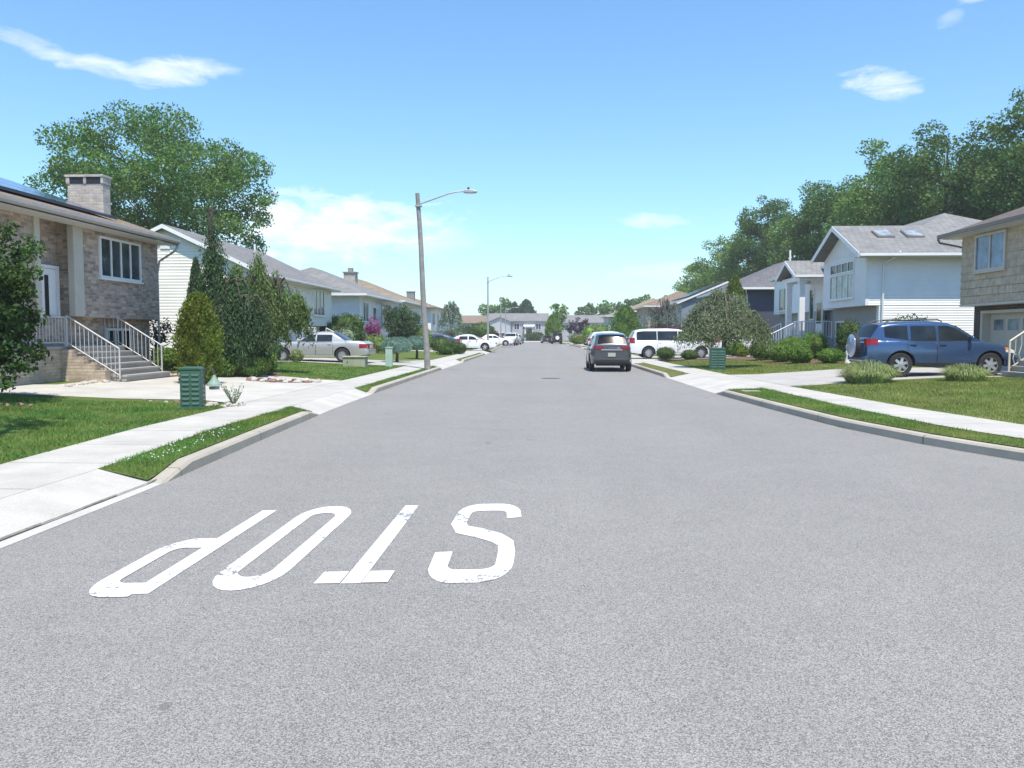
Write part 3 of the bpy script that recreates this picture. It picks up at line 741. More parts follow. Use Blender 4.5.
grass('grass', SL, 3200, .055, 'leaf_grass', 'short green grass in the near left strip by the curb', 3, hf=HL)
SL = band(lambda y: LX(y) - .17, lambda y: LO(y) + .0, 21.23, 36.55)
grass('grass', SL, 1100, .055, 'leaf_grass', 'short grass in the left strip by the utility pole', 4, thick=.016, hf=HL)
LAWN1 = [(LI(8.4), 8.4), (LI(12), 12), (LI(15.4), 15.4), (-7.6, 16.3), (-9.2, 16.0), (-12.5, 16.0), (-12.5, 8.5)]
grass('grass', [LAWN1], 1700, .06, 'leaf_grass', 'green mown lawn beside the near left sidewalk', 5, 0.0, .013)
LAWN2 = [(LI(24.9), 24.9), (LI(30), 30), (LI(36.6), 36.6), (-14, 36.6), (-14, 28.3), (-8.6, 26.3)]
grass('grass', [LAWN2], 420, .06, 'leaf_grass', 'green mown lawn in front of the silver sedan', 6, 0.0, .022)
RS = band(lambda y: RX(y) + .17, lambda y: RO(y), 9.4, 21.88)
grass('grass', RS, 1900, .055, 'leaf_grass', 'green grass in the right strip behind the curving curb', 7, hf=HR)
RL = [(RI(11), 11), (RI(13), 13), (RI(16), 16), (RI(22.4), 22.4), (9.0, 23.5), (14.8, 23.7), (14.8, 18), (12.5, 11)]
grass('grass', [RL], 800, .06, 'leaf_grass_dry', 'yellowish green lawn in front of the blue suv', 8, 0.0, .015)
RL2 = [(RI(29), 29), (RI(34), 34), (RI(41.5), 41.5), (6.2, 44.5), (9.8, 43.5), (13.5, 40.5), (13.5, 31), (10.9, 30.8)]
grass('grass', [RL2], 330, .06, 'leaf_grass_dry', 'lawn under the grey green weeping tree', 9, 0.0, .026)
# clover flowers
rg = random.Random(4); cl = MB()
for i in range(70):
    y = rg.uniform(8.6, 11.6); x = LX(y) - .2 - rg.random() ** 1.5 * .42; s = rg.uniform(.005, .009)
    cl.ellipsoid((x, y, H(x) + .06 + rg.random() * .03), (s, s, s * .8), 5, 4)
tag(cl.build('clover', 'white_paint'), 'white clover heads scattered in the near left grass strip', 'clover', None, 'stuff')

# ------------------------------------------------------------------ houses
class House:
    """local frame: v runs from the street facade into the lot, u runs along the street, z up"""
    def __init__(s, name, label, xf, y0, side, z=0.34, group=None):
        s.s = side; s.root = thing(name, label, 'house', (xf, y0, z), 0, group)
    def V(s, v): return v * s.s
    def box(s, mb, v0, v1, u0, u1, z0, z1): return mb.box(s.s * v0, s.s * v1, u0, u1, z0, z1)
    def part(s, name, mat, boxes, parent=None, bev=0.0, label=None):
        mb = MB()
        for b in boxes: s.box(mb, *b)
        o = mb.build(name, mat, parent or s.root, bev=bev)
        if label: o['label'] = label
        return o
    def prism_u(s, mb, poly, u0, u1): return mb.prism([(s.s * p[0], p[1]) for p in poly], 1, u0, u1)
    def prism_v(s, mb, poly, v0, v1): return mb.prism(poly, 0, s.s * v0, s.s * v1)
    def gable_u(s, mat, v0, v1, u0, u1, ze, slope, ov=.5, ovu=.3, t=.16, trim='white_paint', gut='white_paint', wall=None):
        vm = (v0 + v1) / 2; a, b = v0 - ov, v1 + ov; zb = ze - ov * slope; zr = ze + (vm - v0) * slope
        mb = MB(); s.prism_u(mb, [(a, zb), (vm, zr), (b, zb), (b, zb + t), (vm, zr + t), (a, zb + t)], u0 - ovu, u1 + ovu)
        rf = mb.build('roof', mat, s.root)
        for u in (u0 - ovu - .035, u1 + ovu + .003):
            m2 = MB(); s.prism_u(m2, [(a - .01, zb - .07), (vm, zr - .07), (b + .01, zb - .07), (b + .01, zb + t - .02), (vm, zr + t - .02), (a - .01, zb + t - .02)], u, u + .032)
            m2.build('bargeboard', trim, s.root)
        s.gutter(a, u0 - ovu, u1 + ovu, zb + t, gut)
        s.part('soffit', 'soffit', [(a + .02, v0 - .004, u0 - ovu + .04, u1 + ovu - .04, zb - .03, zb - .012)])
        if wall:
            m3 = MB(); s.prism_u(m3, [(v0 + .03, ze - .02), (v1 - .03, ze - .02), (vm, zr - .02)], u0 + .012, u1 - .012); m3.build('gable_wall', wall, s.root)
        return rf
    def gutter(s, a, u0, u1, zt, mat):
        mb = MB(); s.prism_u(mb, [(a - .115, zt - .02), (a - .115, zt - .10), (a - .06, zt - .15), (a + .0, zt - .15), (a + .0, zt - .02)], u0, u1)
        return mb.build('gutter', mat, s.root)
    def gable_v(s, mat, u0, u1, v0, v1, ze, slope, ov=.5, ovv=.5, t=.16, trim='white_paint', wall=None, gut=None, cut=0.0):
        um = (u0 + u1) / 2; a, b = u0 - ov, u1 + ov - cut; zb = ze - ov * slope; zc = zb + cut * slope; zr = ze + (um - u0) * slope
        mb = MB(); s.prism_v(mb, [(a, zb), (um, zr), (b, zc), (b, zc + t), (um, zr + t), (a, zb + t)], v0 - ovv, v1)
        rf = mb.build('roof', mat, s.root); m2 = MB()
        s.prism_v(m2, [(a - .01, zb - .09), (um, zr - .09), (b + .01, zc - .09), (b + .01, zc + t - .02), (um, zr + t - .02), (a - .01, zb + t - .02)], v0 - ovv - .035, v0 - ovv - .003)
        m2.build('bargeboard', trim, s.root)
        if gut:
            m4 = MB()
            s.box(m4, v0 - ovv, v1, a - .11, a - .002, zb - .0, zb + .13); m4.build('gutter', gut, s.root)
        s.part('soffit', 'soffit', [(v0 - ovv + .02, v1, a + .02, u0 - .004, zb - .03, zb - .012)])
        if wall:
            m3 = MB(); s.prism_v(m3, [(u0 + .02, ze - .02), (u1 - .02, ze - .02), (um, zr - .02)], v0 + .012, v1 - .012); m3.build('gable_wall', wall, s.root)
        return rf
    def hip(s, mat, v0, v1, u0, u1, ze, slope, ov=.6, fas=.17, trim='white_paint', gut=None):
        a, b, c, d = v0 - ov, v1 + ov, u0 - ov, u1 + ov; vm = (v0 + v1) / 2; hw = (b - a) / 2; zr = ze + fas + hw * slope
        hl = min(hw, (d - c) / 2)
        mb = MB(); S = s.s
        mb.add([(S * a, c, ze), (S * b, c, ze), (S * b, d, ze), (S * a, d, ze), (S * a, c, ze + fas), (S * b, c, ze + fas), (S * b, d, ze + fas), (S * a, d, ze + fas),
                (S * vm, c + hl, zr), (S * vm, d - hl, zr)],
               [(0, 1, 2, 3), (4, 5, 8), (5, 6, 9, 8), (6, 7, 9), (7, 4, 8, 9), (0, 1, 5, 4), (1, 2, 6, 5), (2, 3, 7, 6), (3, 0, 4, 7)])
        rf = mb.build('roof', mat, s.root)
        s.part('fascia', trim, [(a - .1, a - .003, c - .1, d + .1, ze + .0, ze + fas - .012), (a - .003, b, c - .1, c - .003, ze, ze + fas - .012), (a - .003, b, d + .003, d + .1, ze, ze + fas - .012)])
        s.part('soffit', 'soffit', [(a + .01, b, c + .01, d - .01, ze - .025, ze - .006)])
        return rf
    def fb(s, mb, face, at, a0, a1, z0, z1, d0, d1):
        if face == 'front': s.box(mb, at - d1, at - d0, a0, a1, z0, z1)
        else: s.box(mb, a0, a1, at - d1, at - d0, z0, z1)
    def win(s, face, at, a0, a1, z0, z1, n=1, bars=(), mat='glass', trim='white_paint', w=.07, name='window', sill=True, split=None, inner=None, label=None):
        f = MB(); F = lambda *q: s.fb(f, face, at, *q)
        F(a0 - w, a0, z0 - w, z1 + w, -.04, .055); F(a1, a1 + w, z0 - w, z1 + w, -.04, .055)
        F(a0, a1, z1, z1 + w, -.04, .055); F(a0, a1, z0 - w, z0, -.04, .055)
        for i in range(1, n):
            c = a0 + (a1 - a0) * i / n; F(c - w * .42, c + w * .42, z0, z1, -.03, .045)
        for z in (split or []): F(a0, a1, z - .035, z + .035, -.03, .040)
        for (p, q, r_, t) in bars: F(p, q, r_, t, -.02, .03)
        fr = f.build(name, trim, s.root)
        if label: fr['label'] = label
        g = MB(); s.fb(g, face, at, a0, a1, z0, z1, .006, .014); g.build('pane', mat, fr)
        if inner:
            c = MB()
            for (p, q, r_, t, mt) in [inner]: s.fb(c, face, at, p, q, r_, t, .016, .020)
            c.build('blind', mt, fr)
        if sill:
            k = MB(); s.fb(k, face, at, a0 - w - .05, a1 + w + .05, z0 - w - .05, z0 - w, -.02, .10); k.build('sill', trim, fr)
        return fr
    def laps(s, face, at, a0, a1, z0, z1, pitch, depth, mat, name='siding', label=None):
        """overlapping boards: each course leans out at its foot"""
        mb = MB(); n = int(round((z1 - z0) / pitch)); p = (z1 - z0) / n; prof = [(at, z0), (at - depth - .004, z0)]
        for i in range(n):
            z = z0 + i * p; prof += [(at - depth - .004, z + .001), (at - .004, z + p - .0005)]
        prof += [(at - .004, z1), (at, z1)]
        if face == 'front': s.prism_u(mb, prof, a0, a1)
        else: s.prism_v(mb, prof, a0, a1)
        return mb.build(name, mat, s.root)
    def downspout(s, pts, mat='white_metal', r=.045):
        mb = MB(); mb.tube([(s.s * p[0], p[1], p[2]) for p in pts], r, 6); return mb.build('downspout', mat, s.root)
    def rail(s, pts, ht, mat, spacing=.13, post=.022, bal=.010, name='railing', belly=False):
        """railing along a path of base points (v,u,z)"""
        mb = MB(); Q = [Vector((s.s * p[0], p[1], p[2])) for p in pts]; up = Vector((0, 0, ht))
        mb.tube([q + up for q in Q], post, 6); mb.tube([q + Vector((0, 0, .10)) for q in Q], bal * 1.3, 5)
        for q in Q: mb.tube([q, q + up], post, 6)
        for a, b in zip(Q[:-1], Q[1:]):
            n = max(1, int((b - a).length / spacing))
            for i in range(1, n):
                p = a.lerp(b, i / n)
                if belly: mb.tube([p + Vector((0, 0, .1)), p + Vector((s.s * -.07, 0, .28)), p + Vector((0, 0, .55)), p + up], bal, 4)
                else: mb.tube([p + Vector((0, 0, .10)), p + up], bal, 4)
        return mb.build(name, mat, s.root)
    def steps(s, v_top, u0, u1, z_top, n, tread, mat='steps', name='step'):
        rise = z_top / n
        for i in range(n):     # i = 0: the lowest
            z1 = rise * (i + 1); out = tread * (n - 1 - i)
            mb = MB(); s.box(mb, v_top - out - tread * 1.0, v_top + .02 + i * .002, u0 + i * .001, u1 - i * .001, z1 - rise + .0, z1 - .05)
            s.box(mb, v_top - out - tread - .03, v_top + .01 + i * .002, u0 - .02, u1 + .02, z1 - .05 + .001, z1)
            mb.build(name, mat, s.root)

brick('brick_brown', (0.60, 0.47, 0.37), (0.27, 0.21, 0.17), (0.46, 0.39, 0.32), .27, .088, .010)
brick('brick_pale', (0.55, 0.50, 0.45), (0.42, 0.37, 0.32), (0.52, 0.49, 0.45), .22, .085)
brick('brick_grey', (0.36, 0.34, 0.32), (0.27, 0.25, 0.23), (0.34, 0.33, 0.31), .22, .085)
brick('brick_dark', (0.10, 0.055, 0.045), (0.065, 0.04, 0.036), (0.16, 0.14, 0.13), .22, .075)
brick('ledge_stone', (0.56, 0.46, 0.35), (0.40, 0.32, 0.25), (0.42, 0.37, 0.31), .34, .085, .012)
brick('shake', (0.56, 0.46, 0.34), (0.48, 0.395, 0.29), (0.40, 0.33, 0.25), .42, .30, .008, rough=.9, dist=.01)
siding('siding_cream', (0.74, 0.70, 0.62)); siding('siding_white', (0.78, 0.78, 0.77)); siding('siding_pale', (0.84, 0.83, 0.82))
siding('siding_blue', (0.50, 0.54, 0.60)); siding('siding_navy', (0.040, 0.048, 0.075)); siding('siding_slate', (0.17, 0.20, 0.25)); siding('siding_tan', (0.48, 0.42, 0.34)); siding('siding_lavender', (0.72, 0.71, 0.74))
siding('siding_grey', (0.42, 0.42, 0.44))
plain('stucco_light', (0.84, 0.83, 0.82), .8, .04, 2, bmp=.004); plain('stucco_grey', (0.34, 0.34, 0.34), .85, .06, 2, bmp=.004)
roofing('roof_brown', (0.20, 0.145, 0.105), (0.25, 0.19, 0.14)); roofing('roof_grey', (0.185, 0.18, 0.18), (0.235, 0.23, 0.225)); roofing('roof_pale', (0.20, 0.198, 0.195), (0.25, 0.247, 0.24))
roofing('roof_dark', (0.12, 0.092, 0.075), (0.17, 0.135, 0.112)); roofing('roof_tan', (0.245, 0.19, 0.135), (0.29, 0.23, 0.165)); roofing('roof_slate', (0.125, 0.12, 0.13), (0.165, 0.16, 0.165))

# ---- brick house, near left
h = House('brick_house', 'brown brick split level house with solar panels and tall brick chimney at left', -13.0, 11.0, -1)
U = lambda y: y - 11.0
h.part('wall', 'brick_brown', [(0, 11, U(21.6), U(26.3), 1.74, 4.42), (0, 11, 0, U(19.99), 1.74, 4.42), (.5, 11, U(20.0), U(21.59), .94, 4.42)])
h.part('lower_wall', 'brick_brown', [(.32, 10.9, .02, U(26.27), -.3, 1.738)])
h.part('soffit', 'soffit', [(.0, .5, U(20.0), U(21.59), 4.36, 4.41)])
h.gable_u('roof_brown', 0, 12, 0, U(26.3), 4.47, .345, .60, .22, .17, 'grey_gutter', 'grey_gutter', 'brick_brown')
h.part('pillar', 'cream_paint', [(-.06, .12, U(21.46), U(21.92), 1.76, 4.34)], bev=.01)
h.part('pillar', 'cream_paint', [(-.06, .12, U(19.80), U(20.03), 1.76, 4.34)], bev=.01)
h.win('front', 0, U(22.85), U(25.05), 2.98, 4.05, 4, mat='glass')
d = h.part('door', 'white_paint', [(.41, .48, U(20.5), U(21.36), .96, 3.02)])
h.part('pane', 'dark_glass', [(.395, .412, U(20.86), U(21.02), 1.15, 2.85)], d)
h.part('frame', 'white_metal', [(.38, .495, U(20.38), U(20.49), .95, 3.12), (.38, .495, U(21.37), U(21.48), .95, 3.12), (.38, .495, U(20.49), U(21.37), 3.03, 3.12)], d)
h.part('handle', 'dark_metal', [(.385, .412, U(20.58), U(20.62), 1.85, 2.1)], d)
lf = h.part('porch_lamp', 'dark_metal', [(.36, .49, U(20.2), U(20.3), 2.35, 2.65)])
h.win('front', .32, U(23.65), U(24.95), .62, 1.38, 3, mat='dark_glass')
h.part('landing', 'ledge_stone', [(.02, .5, U(17.0), U(23.6), -.3, .86)])
h.part('landing_slab', 'steps', [(-.03, .499, U(16.98), U(23.63), .862, .945)], bev=.01)
h.part('stair_cheek', 'ledge_stone', [(-.30, .015, U(20.82), U(21.08), -.3, .86), (-.62, -.302, U(20.82), U(21.08), -.3, .66), (-.92, -.622, U(20.82), U(21.08), -.3, .47), (-1.2, -.922, U(20.82), U(21.08), -.3, .30)])
h.steps(0.0, U(21.1), U(23.6), .94, 6, .27)
h.rail([(-.05, U(17.2), .945), (-.05, U(20.95), .945)], .78, 'grey_rail')
h.rail([(-.10, U(20.95), .945), (-1.5, U(21.0), .06)], .82, 'grey_rail')
h.rail([(.3, U(23.52), .945), (-.1, U(23.52), .945), (-1.42, U(23.52), .12)], .82, 'grey_rail')
# chimney through the front roof slope
c = h.part('chimney', 'brick_pale', [(1.06, 2.20, U(25.0), U(25.42), 4.4, 6.02)])
h.part('flue_opening', 'black_trim', [(1.12, 1.58, U(24.985), U(25.435), 6.024, 6.22), (1.68, 2.12, U(24.985), U(25.435), 6.024, 6.22)], c)
h.part('cap', 'brick_pale', [(1.04, 1.115, U(24.97), U(25.44), 6.022, 6.225), (1.585, 1.675, U(24.97), U(25.44), 6.022, 6.225), (2.125, 2.24, U(24.97), U(25.44), 6.022, 6.225), (1.02, 2.26, U(24.95), U(25.46), 6.227, 6.30)], c)
# solar array on the street slope
sp = MB(); fr = MB()
th = math.atan(.345)
for r_ in range(3):
    for k in range(8):
        u0 = U(12.0) + k * 1.52; d0 = .15 + r_ * 1.12
        for mb_, o_, e_, m_ in ((sp, .12, .14, .02), (fr, .06, .118, 0)):
            vs = []
            for dz in (o_, e_):
                for (dd, uu) in ((d0 + m_, u0 + m_), (d0 + 1.10 - m_, u0 + m_), (d0 + 1.10 - m_, u0 + 1.50 - m_), (d0 + m_, u0 + 1.50 - m_)):
                    vs.append((-dd, uu, 4.47 + .17 + dd * .345 + dz))
            mb_.add(vs, [(3, 2, 1, 0), (4, 5, 6, 7), (0, 1, 5, 4), (1, 2, 6, 5), (2, 3, 7, 6), (3, 0, 4, 7)])
so_ = fr.build('solar_array', 'dark_metal', h.root); sp.build('solar_cells', 'solar', so_)
h.downspout([(-.62, U(26.45), 4.2), (-.55, U(26.42), 4.05), (-.02, U(26.38), 3.7), (.05, U(26.36), 3.3), (.05, U(26.36), .2)], 'grey_gutter', .04)

# ---- cream gabled house
h = House('cream_house', 'cream sided house with plain gable end behind the tall weeping conifer', -14.4, 39.7, -1)
h.part('wall', 'siding_cream', [(0, 9.6, 0, 13.2, 1.8, 4.3)]); h.part('lower_wall', 'siding_cream', [(.4, 9.58, .003, 13.18, -.3, 1.798)])
h.laps('near', -.001, .02, 9.58, 1.8, 4.36, .15, .018, 'siding_cream'); h.laps('near', .0, .42, 9.56, -.3, 1.79, .15, .018, 'siding_cream')
mb = MB()
for i in range(14):
    z = 4.37 + i * .15; hw = 4.8 - (z + .15 - 4.37) / .47 - .1
    if hw > .15: h.prism_v(mb, [(.010, z), (-.012, z), (.008, z + .1495), (.010, z + .1495)], 4.8 - hw, 4.8 + hw)
mb.build('gable_siding', 'siding_cream', h.root)
h.gable_u('roof_grey', 0, 9.6, 0, 13.2, 4.36, .47, .5, .32, .15, 'white_paint', 'white_paint', 'siding_cream')
h.win('front', 0, 9.0, 11.3, 2.5, 4.0, 3); h.win('front', 0, 2.0, 4.4, 2.6, 3.9, 3)
h.win('front', .4, 8.6, 10.6, .5, 1.4, 2, mat='dark_glass')
h.part('vent', 'white_metal', [(4.55, 5.05, -.05, -.002, 5.55, 6.05)])
h.part('landing', 'brick_grey', [(-1.2, .38, 5.0, 8.0, -.3, .8)]); h.steps(-1.2, 5.6, 7.4, .8, 5, .28)
h.rail([(.3, 5.1, .8), (-1.2, 5.1, .8)], .85, 'white_metal'); h.rail([(-1.2, 7.5, .8), (-2.6, 7.5, .1)], .85, 'white_metal'); h.rail([(-1.15, 5.15, .8), (-1.15, 5.55, .8)], .85, 'white_metal')
h.part('door', 'white_paint', [(.30, .397, 6.0, 7.0, .82, 1.79)])
h.part('vent_pipe', 'white_metal', [(3.9, 4.0, 10.0, 10.1, 6.1, 6.9)])

# ---- lavender white hip roofed house
h = House('white_house', 'bluish white hip roofed house with stubby chimney beyond the silver sedan', -14.0, 59.0, -1)
h.part('wall', 'siding_lavender', [(0, 10, 0, 13, 1.7, 4.12)]); h.part('lower_wall', 'siding_lavender', [(.35, 9.98, .003, 12.98, -.3, 1.698)])
h.hip('roof_pale', 0, 10, 0, 13, 4.12, .42, .65)
h.win('front', 0, 1.2, 3.0, 2.3, 3.7, 2, mat='pale_glass'); h.win('front', 0, 4.6, 5.8, 2.4, 3.4, 1); h.win('front', 0, 8.0, 12.0, 2.0, 3.8, 3, mat='glass', trim='grey_metal')
h.win('near', 0, 5.2, 6.4, 2.4, 3.6, 1)
h.part('porch', 'white_paint', [(-1.2, .33, 8.0, 12.0, .9, 1.0), (-1.2, -1.1, 8.0, 8.1, -.3, .9), (-1.2, -1.1, 11.9, 12.0, -.3, .9)])
h.rail([(.3, 8.05, 1.0), (-1.1, 8.05, 1.0), (-1.1, 11.9, 1.0)], .9, 'white_metal')
h.steps(-1.2, 8.6, 10.4, .95, 5, .3)
c = h.part('chimney', 'brick_pale', [(2.6, 3.6, 9.6, 10.6, 4.5, 6.65)]); h.part('cap', 'brick_grey', [(2.9, 3.3, 9.9, 10.3, 6.652, 7.0), (2.5, 3.7, 9.5, 10.7, 6.58, 6.651)], c)
h.downspout([(-.1, -.08, 4.05), (-.05, -.06, 3.5), (-.05, -.06, .2)])

def plain_house(name, label, xf, y0, L, side, wall, roof, lower, trim='white_paint', slope=.40, D=10, ze=4.35, hip=True, zu=1.75, windows=None, near=None, chim=None, group=None, brickm='brick_grey', gut=None, porch=True, z=.34):
    h = House(name, label, xf, y0, side, z, group)
    h.part('wall', wall, [(0, D, 0, L, zu, ze)]); h.part('lower_wall', lower, [(.4, D - .02, .004, L - .004, -.4, zu - .002)])
    if hip: h.hip(roof, 0, D, 0, L, ze, slope, .6, trim=trim)
    else: h.gable_u(roof, 0, D, 0, L, ze + .05, slope, .5, .3, .15, trim, trim, wall)
    for (a0, a1, z0, z1, n) in (windows or [(1.2, 3.2, 2.5, 3.8, 2), (5.2, 6.4, 2.4, 3.8, 2), (8.6, 11.2, 2.4, 3.8, 3)]): h.win('front', 0, a0, a1, z0, z1, n)
    for (a0, a1, z0, z1) in (near or []): h.win('near', 0, a0, a1, z0, z1, 1)
    g = MB(); h.fb(g, 'front', .4, L - 5.2, L - .8, -.3, 1.5, .005, .05); g.build('garage_door', 'white_paint', h.root)
    if porch:
        h.part('landing', brickm, [(-1.1, .38, 5.0, 6.9, -.4, .85)]); h.steps(-1.1, 5.2, 6.7, .85, 5, .28); h.part('door', 'white_paint', [(.33, .396, 5.4, 6.4, .86, 1.74)])
    if chim:
        c = h.part('chimney', brickm, [(chim[0], chim[0] + .9, chim[1], chim[1] + .9, ze, chim[2])]); h.part('cap', 'stone_pale', [(chim[0] - .06, chim[0] + .96, chim[1] - .06, chim[1] + .96, chim[2] + .002, chim[2] + .1)], c)
    return h
plain_house('brown_roofed_house', 'white sided house under a brown hip roof behind the round dark tree', -14.2, 76, 13.5, -1, 'siding_white', 'roof_tan', 'brick_grey', slope=.42)
plain_house('white_house', 'white house with grey brown roof and slim chimney left of the second lamp', -14.0, 95.5, 15, -1, 'siding_white', 'roof_brown', 'siding_white', slope=.32, chim=(2.2, 1.0, 6.4), trim='brown_gutter')
plain_house('tan_roofed_house', 'low house with a sandy tan roof left of the far lamp', -15.5, 117, 12, -1, 'siding_tan', 'roof_tan', 'brick_grey', slope=.5, hip=False, ze=4.1)
plain_house('grey_roofed_house', 'small grey house with brown roof in the distance on the left', -17.5, 140, 13, -1, 'siding_white', 'roof_brown', 'brick_grey', slope=.36)
plain_house('pale_house', 'pale far house half hidden by trees at the left bend', -20.5, 163, 13, -1, 'siding_pale', 'roof_grey', 'brick_grey', slope=.36)

# ---- tan shingled house, near right
h = House('shingled_house', 'tan shingled house with garage under its overhanging upper floor at the right edge', 16.0, 15.0, 1)
U = lambda y: y - 15.0
h.part('wall', 'shake', [(0, 10, 0, U(31.95), 2.42, 5.0)])
h.laps('front', -.001, 0, U(31.95), 2.43, 4.98, .30, .03, 'shake')
h.part('lower_wall', 'brick_dark', [(.52, 9.98, .004, U(25.2), -.4, 2.418), (.52, 9.98, U(31.35), U(31.93), -.4, 2.418), (.52, 9.98, U(25.2), U(31.35), 2.16, 2.418), (.85, 9.98, U(25.2), U(31.35), -.4, 2.158)])
h.part('trim_board', 'cream_paint', [(-.03, .5, -.01, U(31.98), 2.33, 2.417)])
h.hip('roof_dark', 0, 10, 0, U(31.95), 5.0, .40, .52, trim='soffit')
h.part('gutter', 'brown_gutter', [(-.70, -.625, -.6, U(32.55), 5.02, 5.15)])
h.win('front', -.036, U(28.98), U(30.8), 3.66, 4.84, 2, mat='blue_glass', trim='cream_paint', w=.10)
g = MB(); h.box(g,   .78, .848, U(25.3), U(31.25), -.3, 2.13); gd = g.build('garage_door', 'cream_paint', h.root)
gp = MB(); gr_ = MB()
for k in range(6):
    u0 = U(25.75) + k * .92
    h.box(gp, .755, .778, u0, u0 + .62, 1.42, 1.82)
    h.box(gr_, .765, .779, u0 - .05, u0 + .67, 1.37, 1.87)
    for r_ in range(3): h.box(gr_, .768, .779, u0 - .05, u0 + .67, -.1 + r_ * .48, .28 + r_ * .48)
gr_.build('panel', 'cream_paint', gd); gp.build('pane', 'pale_glass', gd)
h.part('garage_frame', 'cream_paint', [(.48, .849, U(25.06), U(25.29), -.3, 2.158), (.48, .849, U(31.26), U(31.40), -.3, 2.158), (.48, .90, U(25.29), U(31.26), 2.05, 2.157)])
h.downspout([(-.66, U(32.55), 5.0), (-.60, U(32.5), 4.85), (.1, U(32.06), 4.62), (.15, U(32.05), 4.3)], 'brown_gutter', .045)
h.part('landing', 'brick_dark', [(-1.0, .5, U(22.0), U(24.7), -.4, .98)]); h.steps(-1.0, U(22.2), U(24.7), .98, 6, .225)
h.rail([(-.9, U(24.6), .98), (-1.0, U(24.6), .98), (-2.2, U(24.6), .14)], .92, 'beige_rail', .2, .03, .014, belly=True)

# ---- grey house with gable and portico
h = House('gabled_house', 'pale grey house with front gable, white columned portico and two skylights', 15.0, 38.7, 1)
U = lambda y: y - 38.7
h.part('wall', 'siding_pale', [(.04, 14, 0, U(44.6), 2.64, 5.2), (.8, 12, U(44.602), U(57), 2.64, 5.0)])
h.part('front_wall', 'stucco_light', [(0, .038, 0.0, U(44.6), 2.64, 5.2)])
h.part('lower_wall', 'siding_white', [(.62, 14, .004, .3, -.4, 2.638)])
h.part('base_wall', 'stucco_grey', [(.60, 12, .302, U(44.6), -.4, 2.638), (1.2, 12, U(44.6), U(56.9), -.4, 2.638)])
h.part('corner_board', 'white_paint', [(-.03, .12, -.03, -.002, 2.64, 5.1)])
h.gable_v('roof_pale', 0, U(44.6), 0, 9, 5.22, .46, .72, .62, .17, 'white_paint', None, 'white_paint', cut=.66)
mb = MB(); h.prism_v(mb, [(.02, 5.19), (U(44.6) - .02, 5.19), (U(44.6) / 2, 5.19 + U(44.6) / 2 * .46 - .02)], .0, .3); mb.build('gable_wall', 'stucco_light', h.root)
h.hip('roof_pale', 1.2, 12.4, 1.3, U(57), 5.0, .45, .55)
h.laps('near', -.001, .06, 14, 2.64, 5.12, .115, .016, 'siding_pale'); h.laps('near', .003, .64, 14, -.3, 2.63, .115, .016, 'siding_white')
# skylights on the slope that faces the viewer
for k, v in enumerate((.95, 2.35)):
    f_, g_ = MB(), MB()
    for mb_, e0, e1, m_ in ((f_, .10, .26, 0), (g_, .262, .28, .06)):
        vs = []
        for e in (e0, e1):
            for (vv, uu) in ((v + m_, 1.15 + m_), (v + .82 - m_, 1.15 + m_), (v + .82 - m_, 2.0 - m_), (v + m_, 2.0 - m_)): vs.append((vv, uu, 5.22 + uu * .46 + e))
        mb_.add(vs, [(3, 2, 1, 0), (4, 5, 6, 7), (0, 1, 5, 4), (1, 2, 6, 5), (2, 3, 7, 6), (3, 0, 4, 7)])
    sk = f_.build('skylight', 'brown_gutter', h.root); g_.build('pane', 'pale_glass', sk)
h.win('front', 0, U(40.25), U(43.4), 3.12, 4.25, 4, mat='pale_glass', w=.08); h.win('front', 0, U(40.25), U(43.4), 4.42, 4.84, 4, mat='dark_glass', w=.07, sill=False)
h.win('front', .8, U(53.6), U(55.6), 2.9, 4.3, 2, mat='glass'); h.win('front', .6, U(42.9), U(44.1), .8, 1.9, 2, mat='dark_glass')
# portico
h.part('landing', 'stucco_grey', [(-1.1, .598, U(44.65), U(50.2), -.4, .95)]); h.part('landing_slab', 'steps', [(-1.15, .79, U(44.63), U(50.25), .952, 1.03)])
for y in (46.4, 48.8): 
    cb = MB(); h.box(cb, -.75, -.45, U(y) - .15, U(y) + .15, 1.03, 4.3); h.box(cb, -.80, -.40, U(y) - .20, U(y) + .20, 1.032, 1.2); h.box(cb, -.80, -.40, U(y) - .2, U(y) + .2, 4.16, 4.299); cb.build('column', 'white_paint', h.root)
h.part('beam', 'white_paint', [(-.82, -.38, U(46.1), U(49.5), 4.302, 4.55), (-.38, .79, U(46.1), U(46.3), 4.302, 4.55), (-.38, .79, U(49.3), U(49.5), 4.302, 4.55)])
h.gable_v('roof_pale', U(46.15), U(49.45), -.4, 3.5, 4.6, .50, .24, .75, .14, 'white_paint', 'stucco_light', 'white_paint')
d = h.part('door', 'white_paint', [(.74, .797, U(46.9), U(48.0), 1.04, 3.25)]); h.part('pane', 'dark_glass', [(.725, .742, U(47.05), U(47.85), 1.9, 3.1)], d)
h.win('front', .8, U(48.5), U(49.2), 2.2, 3.9, 1, mat='glass', sill=False)
h.steps(-1.1, U(46.2), U(49.0), .95, 6, .29)
for y in (46.25, 48.95): h.rail([(-1.0, U(y), .98), (-2.75, U(y), .12)], .95, 'white_metal', .16, .035, .016)
h.rail([(-1.05, U(44.75), 1.03), (-1.05, U(46.2), 1.03)], .95, 'white_metal', .14, .03, .014); h.rail([(-1.05, U(44.75), 1.03), (.55, U(44.75), 1.03)], .95, 'white_metal', .14, .03, .014)
h.downspout([(1.25, -.70, 5.1), (1.2, -.6, 4.95), (.75, -.10, 4.55), (.75, -.09, .1)], 'white_metal', .05)
h.part('mailbox', 'black_trim', [(.70, .795, U(46.3), U(46.62), 2.1, 2.35)])

